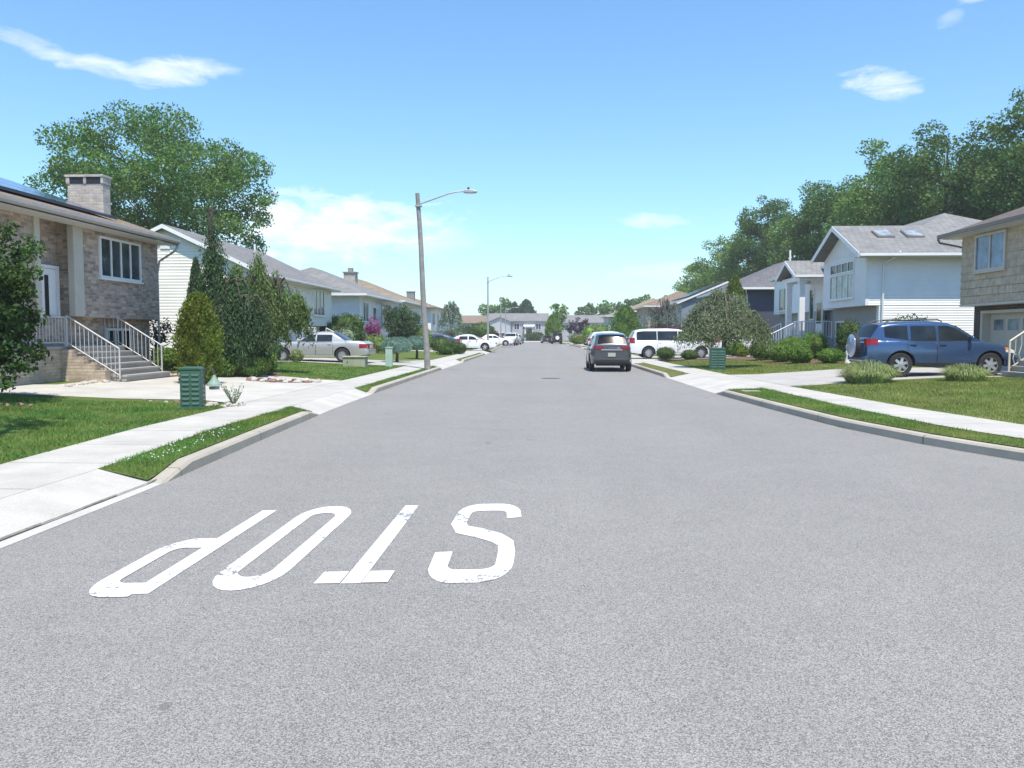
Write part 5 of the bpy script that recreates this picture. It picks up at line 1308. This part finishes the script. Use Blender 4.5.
def louvre_box(label, x, y, w, d, h, rz, seed):
    root = thing('utility_box', label, 'utility box', (x, y, H(x)), rz, 'green louvred utility boxes')
    MB().box(-w / 2, w / 2, -d / 2, d / 2, -.1, h - .04).build('cabinet', 'green_plastic', root, bev=.02)
    MB().prism([(-w / 2 - .012, h - .04), (w / 2 + .012, h - .04), (w / 2 + .012, h - .012), (w / 2 - .03, h + .015), (-w / 2 + .03, h + .015), (-w / 2 - .012, h - .012)], 1, -d / 2 - .012, d / 2 + .012).build('lid', 'green_plastic', root, bev=.01)
    lv = MB(); n = 7
    for i in range(n):
        z = .08 + i * (h - .16) / n; dz = (h - .16) / n
        for k in (-1, 1):
            x0 = -.02 + (k - 1) * w * .22; x1 = x0 + w * .38
            xa, xb = (-w * .42, -w * .04) if k < 0 else (w * .04, w * .42)
            lv.add([(xa, -d / 2 - .003, z + dz * .62), (xb, -d / 2 - .003, z + dz * .62), (xb - .015, -d / 2 - .016, z + dz * .18), (xa + .015, -d / 2 - .016, z + dz * .18), (xa, -d / 2 - .003, z + dz * .12), (xb, -d / 2 - .003, z + dz * .12)],
                   [(0, 1, 2, 3), (3, 2, 5, 4), (0, 3, 4), (1, 5, 2)])
        for (ya, yb) in ((-d * .40, -d * .03), (d * .03, d * .40)):
            lv.add([(w / 2 + .003, ya, z + dz * .62), (w / 2 + .003, yb, z + dz * .62), (w / 2 + .016, yb - .01, z + dz * .18), (w / 2 + .016, ya + .01, z + dz * .18), (w / 2 + .003, ya, z + dz * .12), (w / 2 + .003, yb, z + dz * .12)],
                   [(0, 1, 2, 3), (3, 2, 5, 4), (0, 3, 4), (1, 5, 2)])
    lv.build('louvre', 'green_plastic', root)
    MB().box(-w / 2 - .05, w / 2 + .05, -d / 2 - .05, d / 2 + .05, -.05, .035).build('base', 'green_plastic', root)
louvre_box('green louvred utility box on the near left lawn beside the plant', -6.90, 15.2, .38, .36, .80, R(14), 1)
louvre_box('green louvred utility box under the weeping tree on the right', 6.95, 33.2, .62, .5, .88, R(-6), 2)
rt = thing('utility_cabinet', 'low squat olive beige utility cabinet on the grass by the sedan', 'utility cabinet', (-8.45, 34.8, H(-8.45)), R(4))
MB().box(-.48, .48, -.4, .4, -.1, .40).build('cabinet', 'beige_box', rt, bev=.02); MB().box(-.52, .52, -.44, .44, .401, .46).build('lid', 'beige_box', rt, bev=.02); MB().box(-.30, -.26, -.42, -.401, .18, .26).build('latch', 'dark_metal', rt)
rt = thing('utility_pedestal', 'slim upright pale green pedestal box on the left lawn', 'utility box', (-7.08, 35.4, .16), R(6))
MB().box(-.15, .15, -.14, .14, -.1, .84).build('cabinet', 'pale_green', rt, bev=.01); MB().prism([(-.17, .841), (.17, .841), (.17, .87), (0, .90), (-.17, .87)], 1, -.16, .16).build('lid', 'pale_green', rt)
# garden lantern on a hooked post
rt = thing('garden_lantern', 'pale green garden lantern hanging from a thin hooked post', 'garden lantern', (-7.15, 16.35, .16))
MB().tube([(0, 0, -.1), (0, 0, .50), (.01, 0, .66), (.07, 0, .74), (.15, 0, .745), (.20, 0, .69), (.205, 0, .60)], .014, 7).build('post', 'dark_metal', rt)
lm = MB().lathe([(.16, .38), (.15, .41), (.09, .48), (.045, .55), (.02, .60)], 18, c=(.205, 0, 0)).build('lamp_shade', 'lantern_green', rt)
MB().lathe([(.10, .30), (.11, .358)], 12, c=(.205, 0, 0)).build('lamp_glass', 'pale_glass', lm)
tag(MB().lathe([(.01, 0), (.13, 0), (.12, .10), (.06, .35), (.09, .47), (.06, .55), (.045, .60), (.085, .70), (.06, .80), (.005, .86)], 12).build('garden_statue', 'white_paint', smooth=True, loc=(13.0, 35.4, .34)), 'small white garden statue behind the blue suv', 'garden statue')
for i, (x, y) in enumerate([(-7.15, 78.0), (-7.75, 78.4)]):
    rt = thing('trash_bin', ['dark green trash bin nearer the second lamp', 'dark green trash bin left of its twin'][i], 'trash bin', (x, y, H(x)), .2 * i, 'trash bins')
    MB().prism([(-.24, .0), (.24, .0), (.30, .95), (-.30, .95)], 1, -.28, .28).build('bin', 'green_plastic', rt); MB().prism([(-.32, .951), (.32, .951), (.30, 1.02), (-.30, 1.05)], 1, -.31, .31).build('lid', 'green_plastic', rt)

# ------------------------------------------------------------------ rocks
def rock(name, label, x, y, s, mat, seed, group, z=None):
    r_ = random.Random(seed); mb = MB().ellipsoid((0, 0, s * .28), (s * r_.uniform(.8, 1.2), s * r_.uniform(.6, .9), s * .55), 9, 6, .22, r_)
    o = mb.build(name, mat, loc=(x, y, H(x) if z is None else z)); o.rotation_euler = (0, 0, r_.random() * 6); return tag(o, label, 'rock', group)
rr = random.Random(8)
ring = [(-7.95 + 1.05 * math.cos(t), 23.75 + .42 * math.sin(t)) for t in np.linspace(0, 2 * math.pi, 19)[:-1]]
sheet('planting_bed', [ring], .012, 'mulch', 'oval earth bed edged with stones on the concrete', 'planting bed')
for i, (x, y) in enumerate(ring):
    dk = i % 3 == 1
    rock('edging_stone', 'reddish stone edging the oval bed on the left driveway' if dk else 'pale stone edging the oval bed on the left driveway', x, y, rr.uniform(.10, .15), 'stone_red' if dk else 'stone_pale', 100 + i, 'red stones round the oval bed' if dk else 'pale stones round the oval bed')
for i in range(9):
    rock('rock', 'small rock in the bed beside the near green box', -6.45 + rr.uniform(-.35, .3), 15.75 + rr.uniform(-.35, .45), rr.uniform(.06, .12), 'stone_pale', 130 + i, 'rocks by the near green box')
for i in range(8):
    rock('rock', 'reddish rock lining the lawn edge left of the green box', -7.3 - i * .17, 16.35 + rr.uniform(-.1, .1), rr.uniform(.04, .07), 'stone_red' if i % 2 else 'stone_pale', 150 + i, 'rocks along the lawn edge')
for i in range(12):
    rock('rock', 'stone at the foot of the brick stairs', -11.3 + rr.uniform(-.4, .3), 24.0 + rr.uniform(-.2, 1.2), rr.uniform(.07, .12), 'stone_pale' if i % 3 else 'stone_red', 170 + i, 'stones by the brick stairs')
for i in range(10):
    rock('rock', 'stone edging the bed below the brick landing', -11.75 + rr.uniform(-.12, .12), 19.0 + i * .2, rr.uniform(.06, .10), 'stone_pale', 190 + i, 'stones below the landing')
for i in range(4):
    rock('rock', 'pale stone under the leafy tree at the left edge', -10.0 + rr.uniform(-.3, .3), 14.6 + rr.uniform(-.3, .3), rr.uniform(.06, .1), 'stone_red', 210 + i, 'stones under the left edge tree')

# ------------------------------------------------------------------ trees and shrubs, left
lt = thing('leafy_tree', 'bushy leafy tree cut by the left edge in front of the brick house', 'tree', (-10.98, 14.9, .28))
limb_mb = MB(); limbs(limb_mb, random.Random(3), (0, 0, -.1), 3.2, .09, 9, 1.1, 2.0); limb_mb.build('trunk', 'bark', lt, smooth=True)
rng = np.random.default_rng(11); cs = []; rs = []
for i in range(150):
    d = sphere_pts(rng, 1)[0]; k = rng.random() ** .4; zc = 2.05 + d[2] * 1.6 * k
    cs.append(np.array([d[0] * 1.12 * k, d[1] * 1.1 * k, zc])); rs.append(rng.uniform(.24, .40))
for (lx, ly, lz) in [(.9, -.5, .45), (1.05, -.3, .7), (.6, -.9, .35), (.2, -1.0, .5), (1.15, .1, .95), (1.2, -.2, 2.5), (1.1, .1, 3.0)]:
    cs.append(np.array([lx, ly, lz])); rs.append(.3)
ex = MB().ellipsoid((0, 0, 2.0), (.82, .82, 1.35), 14, 10, .08, random.Random(2))
leaves_obj('crown', clumps_pts(rng, cs, rs, 1150, .75, .1), .10, 'leaf_edge', lt, .65, rng)
broad_tree('big_tree', 'tall spreading airy tree behind the brick chimney and cream gable', -29.5, 60, 19.0, 8.6, 'leaf_big', 12, base=.32, nclump=100, per=230, leafs=.20, gap=.28, cr=(.13, .22), lobe=[(6.5, 0, 9.0, 2.6, 9), (-7.5, 0, 10.0, 2.2, 7), (-3, -2, 7.6, 2.8, 8), (3.5, -2, 7.4, 2.4, 6), (7.8, 0, 11.4, 1.7, 5)])
broad_tree('small_tree', 'small dark reddish leaved shrub tree beside the brick stairs', -13.5, 27.0, 2.0, .72, 'leaf_red', 13, base=.38, nclump=34, per=420, leafs=.09, gap=.3, z=.34)
bush('shrub', 'low green shrub between the brick stairs and the bright arborvitae', 'shrub', -12.55, 25.7, .5, .42, .85, 'leaf_azalea', 2200, .08, 14)
broad_tree('lawn_tree', 'tall lawn tree just outside the left edge shading the near lawn', -7.15, 8.9, 9.6, 1.2, 'leaf_oak', 19, base=.68, nclump=44, per=70, leafs=.18, gap=.1, nl=0)
cone_tree('arborvitae', 'bright yellow green rounded arborvitae behind the near green box', -9.60, 21.6, 2.5, .60, 'leaf_arbor', 15, 9000, .085, belly=.5, bot=.0, tip=.62)
cone_tree('narrow_conifer', 'narrow grey green conifer spire left of the weeping tree', -11.4, 25.6, 3.75, .42, 'leaf_cedar', 16, 6000, .10, belly=.3)
weeping_tree('weeping_conifer', 'tall shaggy weeping conifer with a leaning narrow top on the left', -10.62, 25.0, 5.6, 1.0, 'leaf_conifer', 17, strands=2100, size=.095, lobes=[(.0, 0, 5.65, .13, .13, 4.6), (.03, 0, 5.25, .24, .24, 3.9), (.06, 0, 4.75, .30, .30, 3.3), (.0, 0, 4.1, .42, .40, 2.6), (.15, .1, 3.75, .62, .58, 1.6), (.55, .3, 3.3, .80, .75, .8), (-.35, 0, 2.9, .55, .5, .5), (1.05, .3, 2.75, .70, .7, .4), (.3, -.2, 2.3, .8, .6, .3)], trunk_h=5.3, dome=.45, density=34, strand_len=(.45, .95), bark='bark', low=.15, jit=.08)
weeping_tree('weeping_cedar', 'wide drooping green weeping cedar in front of the cream house', -10.05, 28.0, 4.3, 1.7, 'leaf_cedargreen', 18, strands=1900, size=.10, lobes=[(-.9, 0, 3.75, .6, .7, .6), (-.35, .2, 4.3, .5, .6, 1.2), (-.1, -.1, 3.7, .8, .8, .7), (.45, .1, 3.6, .7, .8, 1.3), (.9, .1, 3.1, .62, .7, 1.55), (1.3, 0, 2.65, .42, .5, 1.65), (-.8, -.4, 2.9, .8, .7, .3), (.2, -.4, 2.7, .7, .6, .95)], trunk_h=2.9, dome=.42, density=34, strand_len=(.45, .95), low=.6, bark='bark', jit=.07)
for i, (x, y, rx, ry, hh, lab) in enumerate([(-10.25, 24.7, .55, .45, .66, 'spreading juniper right beside the bright arborvitae'), (-9.62, 25.35, .72, .55, .70, 'spreading bright green juniper nearest the concrete'), (-9.9, 26.6, .85, .7, .85, 'juniper mound behind the spreading bright one'), (-10.7, 27.2, .8, .7, .95, 'darker juniper behind the spreading junipers')]):
    bush('juniper', lab, 'shrub', x, y, rx, ry, hh, 'leaf_juniper', 3000, .09, 20 + i, 'junipers under the weeping trees', 7, up=(0, 0, .5))
bush('shrub', 'dark fine needled shrub in front of the sedan bonnet', 'shrub', -12.3, 34.8, .6, .6, 1.0, 'leaf_conifer', 2600, .09, 25)
bush('shrub', 'small yellow green shrub before the sedan front wheel', 'shrub', -11.5, 36.2, .34, .34, .6, 'leaf_ornamental', 1200, .07, 26)
# little plant by the green box
rng = np.random.default_rng(2); P = []; AX = []
for i in range(26):
    a = rng.random() * 6.28; L = rng.uniform(.25, .48); t = np.linspace(.1, 1, 12)
    P.append(np.stack([np.cos(a) * t * L * .55, np.sin(a) * t * L * .55, t * L * .95], 1)); AX.append(np.tile([math.cos(a), math.sin(a), 1.0], (12, 1)))
tag(leaves_obj('plant', np.vstack(P), .06, 'leaf_silver', None, .4, rng, np.vstack(AX), .5, None, (-6.3, 15.75, .17)), 'small wispy grey green plant among rocks by the near green box', 'plant')
def topiary(label, x, y, h, r, seed):
    rt = thing('topiary_tree', label, 'topiary', (x, y, H(x)), 0, 'flat topped blue topiaries')
    MB().tube([(0, 0, -.1), (.03, 0, h * .3), (-.02, 0, h * .6)], [.09, .07, .06], 8).build('trunk', 'bark', rt)
    rg_ = np.random.default_rng(seed); n = 5200; d = sphere_pts(rg_, n); k = .80 + .24 * rg_.random(n)
    bump_ = 1 + .10 * np.sin(d[:, 0] * 6 + seed) * np.sin(d[:, 1] * 5) + .05 * np.sin(d[:, 1] * 13)
    P = d * np.array([r, r, h * .38]) * (k * bump_)[:, None] + np.array([0, 0, h * .68]); P = P[P[:, 2] > h * .43]
    ex = MB().ellipsoid((0, 0, h * .69), (r * .8, r * .8, h * .25), 14, 8)
    leaves_obj('crown', P, .075, 'leaf_blue', rt, .45, rg_, d[:len(P)] * .6 + np.array([0, 0, .8]), .6, (ex.v, ex.f))
topiary('flat topped blue green topiary behind the pale green pedestal', -7.8, 41.0, 1.22, .80, 31)
topiary('flat topped blue green topiary just left of the wooden lamp pole', -7.75, 47.0, 1.26, .72, 32)
broad_tree('round_tree', 'broad dark green round tree left of the wooden lamp pole', -12.1, 66, 3.9, 1.75, 'leaf_conifer', 33, base=.02, nclump=110, per=330, leafs=.15, gap=.1, cr=(.22, .34))
bush('shrub', 'large dark green clipped shrub in front of the white hip roofed house', 'shrub', -13.7, 53.6, 1.45, 1.1, 2.75, 'leaf_box', 4200, .13, 34, lobes=7)
bush('shrub', 'second dark shrub left of the large clipped shrub', 'shrub', -14.9, 52.0, 1.0, .9, 2.3, 'leaf_box', 2600, .13, 35)
bush('shrub', 'pale silvery shrub behind the sedan roof', 'shrub', -13.2, 50.5, .9, .7, 1.7, 'leaf_silver', 2200, .11, 36)
bush('flowering_shrub', 'shrub covered in bright pink flowers before the white hip roofed house', 'shrub', -12.35, 56.0, .62, .6, 2.45, 'flower_pink', 1500, .12, 37, z=.34, bot=.9, core=.55)
bush('shrub', 'low green shrub under the pink flowers', 'shrub', -12.0, 54.5, 1.35, .8, 1.25, 'leaf_juniper', 3000, .11, 38)
bush('shrub', 'low olive shrub right of the pink flowers', 'shrub', -10.9, 55.2, .8, .7, 1.05, 'leaf_azalea', 2000, .11, 39)
bush('shrub', 'green shrub right of the round dark tree', 'shrub', -10.9, 67.5, 1.2, .9, 2.1, 'leaf_azalea', 2600, .14, 40)
for i, (x, y, r, hh, lab) in enumerate([(-7.55, 57.6, 1.0, 1.25, 'largest rounded shrub mound right of the wooden lamp pole'), (-6.55, 58.6, .7, .85, 'rounded shrub mound nearest the sidewalk right of the pole'), (-7.2, 56.4, .55, .62, 'smallest rounded shrub mound in front of its neighbours')]):
    bush('shrub', lab, 'shrub', x, y, r, r * .85, hh, 'leaf_box', 2400, .10, 41 + i, 'rounded shrub mounds beyond the pole')
bush('shrub', 'grey green shrub before the red car', 'shrub', -8.9, 77.5, 1.5, 1.0, 1.9, 'leaf_cedar', 2600, .15, 45)
bush('shrub', 'dark red shrub left of the red car', 'shrub', -10.0, 76.5, .9, .8, 1.5, 'leaf_red', 1500, .15, 46)
weeping_tree('blue_spruce', 'loose blue green spruce before the second lamp and white house', -11.2, 92, 5.1, 1.8, 'leaf_bluecedar', 47, strands=300, size=.22, dome=.8, density=40, low=1.2, strand_len=(.2, .5))
bush('shrub', 'wide dark shrub right of the second lamp', 'shrub', -9.3, 112, 2.2, 1.5, 3.1, 'leaf_box', 2600, .22, 48)
bush('shrub', 'reddish brown shrub behind the far white cars', 'shrub', -9.9, 122, 2.6, 1.5, 2.6, 'leaf_red', 2200, .25, 49)
bush('shrub', 'dark green shrub beside the far white cars', 'shrub', -11.3, 106, 1.6, 1.2, 2.5, 'leaf_conifer', 2000, .2, 50)
broad_tree('far_tree', 'wide bright green tree far behind the grey gabled end house', -14.5, 232, 11.6, 6.2, 'leaf_wood_light', 51, base=.1, nclump=60, per=26, leafs=.7, z=0)
broad_tree('far_tree', 'darker green tree between the bright tree and the far conifers', -8.6, 240, 10.0, 4.0, 'leaf_far', 52, base=.1, nclump=40, per=32, leafs=.65, z=0)
cone_tree('far_conifer', 'left of two dark pointed far conifers', -9.3, 225, 10.6, 2.6, 'leaf_conifer', 53, 2600, .75, z=0, tip=.9)
cone_tree('far_conifer', 'right and taller of two dark far conifers', -6.2, 228, 11.4, 3.6, 'leaf_conifer', 54, 3200, .8, z=0, tip=.8, belly=.4)
broad_tree('far_tree', 'round pale far tree left of the second lamp', -25.5, 205, 9.8, 3.8, 'leaf_far', 55, base=.15, nclump=40, per=34, leafs=.6, z=0)
broad_tree('street_tree', 'full green tree standing at the far end of the street', 1.9, 158, 8.2, 2.3, 'leaf_wood_light', 56, base=.35, nclump=44, per=70, leafs=.4, z=.16)
cone_tree('street_tree', 'narrower green tree in front of the far full tree', 1.0, 150, 5.2, 1.55, 'leaf_fresh', 57, 3000, .4, z=.16, belly=.5, tip=.6)
bush('shrub', 'green shrubs before the far white portico', 'shrub', -3.2, 197.5, 2.6, 1.2, 2.2, 'leaf_box', 2000, .4, 58, z=0)
# ------------------------------------------------------------------ trees and shrubs, right
broad_tree('purple_tree', 'dark purple leaved tree far up the right side', 5.3, 136, 4.5, 2.1, 'leaf_purple', 60, base=.12, nclump=44, per=90, leafs=.3, z=.16)
bush('shrub', 'bright yellow green shrub at the far right curb', 'shrub', 4.4, 118, 1.0, .8, 1.2, 'leaf_lime', 1500, .2, 61)
bush('shrub', 'pale green shrub beyond the bright yellow one', 'shrub', 4.6, 127, 1.5, 1.0, 1.6, 'leaf_silver', 1700, .22, 62)
bush('shrub', 'wide green shrub behind the white suv', 'shrub', 5.9, 100, 1.9, 1.3, 2.6, 'leaf_fresh', 2800, .2, 63)
bush('shrub', 'olive green shrub left of the white suv', 'shrub', 5.2, 90, 1.3, 1.0, 1.5, 'leaf_juniper', 2000, .18, 64)
cone_tree('cone_tree', 'broad bright green cone shaped tree behind the grey suv', 7.3, 76.5, 4.15, 1.75, 'leaf_wood_light', 65, 5200, .19, belly=.25, tip=.62, jag=.16)
weeping_tree('blue_cedar', 'sprawling blue grey weeping cedar behind the minivan', 11.4, 80, 5.2, 2.2, 'leaf_bluecedar', 66, strands=420, size=.17, dome=.75, density=42, low=1.3, strand_len=(.15, .45), lobes=[(0, 0, 5.2, 1.0, 1.0), (-1.1, 0, 4.3, 1.2, 1.1), (.9, 0, 4.5, 1.3, 1.2), (.1, -.5, 3.5, 2.3, 1.7)])
bush('shrub', 'dark red shrub behind the minivan roof', 'shrub', 10.6, 74, 2.3, 1.2, 2.35, 'leaf_red', 2600, .17, 67)
bush('shrub', 'dark green shrub left of the dark red shrub', 'shrub', 8.2, 72, 1.2, 1.0, 1.9, 'leaf_box', 1800, .17, 68)
for i, (x, y, rx, hh, lab) in enumerate([(6.72, 46.0, .62, .72, 'clipped dark green round hedge ball before the minivan door'), (8.0, 45.6, .50, .58, 'smaller clipped hedge ball before the minivan front wheel')]):
    bush('hedge_ball', lab, 'shrub', x, y, rx, rx * .85, hh, 'leaf_box', 2600, .06, 70 + i, 'hedge balls before the minivan', 3, core=.9)
weeping_tree('weeping_tree', 'broad grey green weeping cherry above the right green box', 7.55, 35.0, 3.45, 2.0, 'leaf_weep', 72, strands=4300, size=.082, lobes=[(-.1, 0, 3.4, .85, .9, 1.2), (.45, .2, 3.15, 1.05, 1.1, 1.2), (-.7, .1, 2.95, .95, 1.0, 1.15), (1.1, .3, 2.65, .85, 1.0, 1.1), (-1.15, .2, 2.45, .7, .8, 1.05), (1.6, .2, 2.1, .5, .6, 1.1), (0, 0, 2.8, 1.45, 1.4, 1.1)], trunk_h=2.0, dome=.42, density=26, low=1.1, strand_len=(.3, .85), jit=.10, leafasp=.6)
cone_tree('arborvitae', 'yellow green cone topped arborvitae rising behind the weeping cherry', 13.4, 58.5, 5.55, 1.05, 'leaf_arbor', 73, 5200, .15, belly=.35, tip=.8)
bush('shrub', 'dark green shrub left of the white stair railing', 'shrub', 13.6, 55.5, .9, .8, 2.6, 'leaf_azalea', 2400, .12, 74)
for i, (x, y, rx, hh, lab, mt) in enumerate([
    (11.0, 47.9, .72, .92, 'rounded shrub hiding the white car wheel', 'leaf_azalea'), (11.3, 46.9, .40, .50, 'small light green shrub in front of the white car', 'leaf_lime'),
    (11.75, 45.2, .58, .56, 'low dark shrub just left of the stair railing', 'leaf_box'),
    (10.95, 38.0, .68, .86, 'leftmost bright green mound before the portico', 'leaf_azalea'), (10.95, 41.0, .82, 1.12, 'tall green mound below the white columns', 'leaf_azalea'),
    (11.2, 36.2, .62, .80, 'bright green mound in the middle of the front row', 'leaf_azalea'), (12.1, 40.3, .95, 1.2, 'wide green mound right of the columns', 'leaf_azalea'),
    (12.3, 35.5, .62, .64, 'low green mound at the right of the front row', 'leaf_azalea'), (13.5, 41.3, .8, 1.35, 'green mound against the portico base', 'leaf_azalea')]):
    bush('shrub', lab, 'shrub', x, y, rx, rx * .9, hh, mt, 4200, .07, 80 + i, 'shrub mounds before the gabled house', 4, core=.86)
bush('shrub', 'tall round topped shrub at the corner behind the blue suv', 'shrub', 14.1, 37.9, .75, .65, 1.95, 'leaf_box', 3600, .09, 92, lobes=4, bot=.45)
bush('shrub', 'rounded shrub showing just above the blue suv roof', 'shrub', 14.9, 33.9, 1.1, .8, 2.05, 'leaf_box', 3000, .09, 93)
def tuft(label, x, y, r, h, n, seed, mat='leaf_ornamental'):
    rg_ = np.random.default_rng(seed); V = []; F = []
    for i in range(n):
        a = rg_.random() * 6.28; k = rg_.random() ** .5; b = np.array([math.cos(a) * k * r * .72, math.sin(a) * k * r * .72, 0]); L = h * rg_.uniform(.6, 1.15) * (1.08 - .45 * k * k)
        out = np.array([math.cos(a), math.sin(a), 0]) * (r * .42 * k + rg_.normal() * .10); sd = np.array([-math.sin(a), math.cos(a), 0]) * .011
        q = [b, b + out * .35 + [0, 0, L * .62], b + out * .75 + [0, 0, L * .9], b + out * 1.1 + [0, 0, L * rg_.uniform(.55, .85)]]; m = len(V)
        for j, p in enumerate(q): w = sd * (1 - j * .27); V += [tuple(p - w), tuple(p + w)]
        F += [(m + 2 * j, m + 2 * j + 1, m + 2 * j + 3, m + 2 * j + 2) for j in range(3)]
    mb = MB(); mb.v = V; mb.f = F
    return tag(mb.build('ornamental_grass', mat, loc=(x, y, H(x)), fix=False), label, 'ornamental grass', 'ornamental grass clumps by the blue suv')
tuft('larger variegated grass clump before the blue suv rear', 9.15, 23.3, .80, .62, 2000, 3)
tuft('smaller variegated grass clump before the blue suv doors', 11.55, 22.7, .62, .46, 1300, 4)

# ------------------------------------------------------------------ the tall trees behind the right houses
WT = [(46, 60, 23.5, 7.5, 'leaf_wood', 'tallest dense tree cut by the right edge above the shingled house'), (39.5, 67, 22.8, 6.8, 'leaf_wood', 'big dark tree above the shingled house roof corner'),
      (35.5, 74, 22.3, 6.4, 'leaf_wood', 'dense dark tree above the right skylight'), (34.0, 82, 22.3, 6.4, 'leaf_wood_light', 'rounded tree above the left skylight'),
      (32.0, 90, 21.2, 6.4, 'leaf_wood', 'dark tree just left of the front gable peak'), (33.0, 100, 21.2, 6.2, 'leaf_wood_light', 'lighter tree above the portico roof'),
      (29.5, 110, 21.6, 5.6, 'leaf_wood', 'tall rounded tree standing out above the navy roof'), (29.0, 118, 19.5, 5.8, 'leaf_wood_light', 'bright tree behind the navy roof'),
      (27.5, 130, 17.6, 5.2, 'leaf_wood_light', 'airy light green tree behind the yellow green cone'), (27.0, 143, 15.0, 5.0, 'leaf_fresh', 'pale ragged tree above the slate house roof'),
      (26.0, 156, 11.5, 4.5, 'leaf_wood', 'small dark tree left of the solar roof'), (54, 70, 24, 8, 'leaf_wood', 'dark tree behind the tallest right edge tree'),
      (46, 82, 23.0, 7.5, 'leaf_wood', 'dark tree filling the gap behind the skylight roof'), (41, 96, 21.5, 7, 'leaf_wood', 'dark tree deep behind the gabled house')]
for i, (x, y, hh, r_, mt, lab) in enumerate(WT):
    broad_tree('tall_tree', lab, x, y, hh, r_, mt, 200 + i, base=.10, nclump=110, per=125, leafs=.26, gap=.28, cr=(.16, .27), group='tall trees behind the right houses')
for i, (x, y, hh, r_, mt, lab) in enumerate([(9.5, 214, 11.0, 3.6, 'leaf_far', 'blue green far tree above the far right grey roof'), (14.5, 220, 12.0, 4.2, 'leaf_wood_light', 'pale far tree right of the blue green one'), (20.5, 212, 13.0, 4.0, 'leaf_far', 'taller far tree above the tan house'), (24.5, 216, 13.6, 4.2, 'leaf_wood_light', 'rightmost far tree above the tan house'), (3.6, 226, 9.0, 3.0, 'leaf_far', 'small far tree over the long grey roof')]):
    broad_tree('far_tree', lab, x, y, hh, r_, mt, 230 + i, base=.1, nclump=44, per=34, leafs=.65, z=0)
# a distant wooded edge that closes the horizon
rng = np.random.default_rng(77); cs = []; rs = []
for i in range(620):
    a = rng.uniform(-1.25, 1.25); d = rng.uniform(330, 380); cs.append(np.array([math.sin(a) * d, math.cos(a) * d, rng.uniform(0, 7.5)])); rs.append(rng.uniform(2.5, 4.5))
tag(leaves_obj('distant_trees', clumps_pts(rng, cs, rs, 5, .7, .4), 1.5, 'leaf_far', None, .7, rng), 'low line of distant trees along the horizon', 'trees', None, 'stuff')

# ------------------------------------------------------------------ air
hz = MB().box(-1500, 1500, -1500, 1500, -1.2, 30).build('haze', 'white_paint')
hm = bpy.data.materials.new('haze'); hm.use_nodes = True; nt = hm.node_tree
for n in list(nt.nodes):
    if n.type == 'BSDF_PRINCIPLED': nt.nodes.remove(n)
pv = nt.nodes.new('ShaderNodeVolumePrincipled'); pv.inputs['Color'].default_value = (.97, .98, 1, 1); pv.inputs['Density'].default_value = 0.0006
nt.links.new(pv.outputs[0], nt.nodes['Material Output'].inputs['Volume'])
hz.data.materials.clear(); hz.data.materials.append(hm)
tag(hz, 'thin pale summer haze over the whole street', 'haze', None, 'stuff')
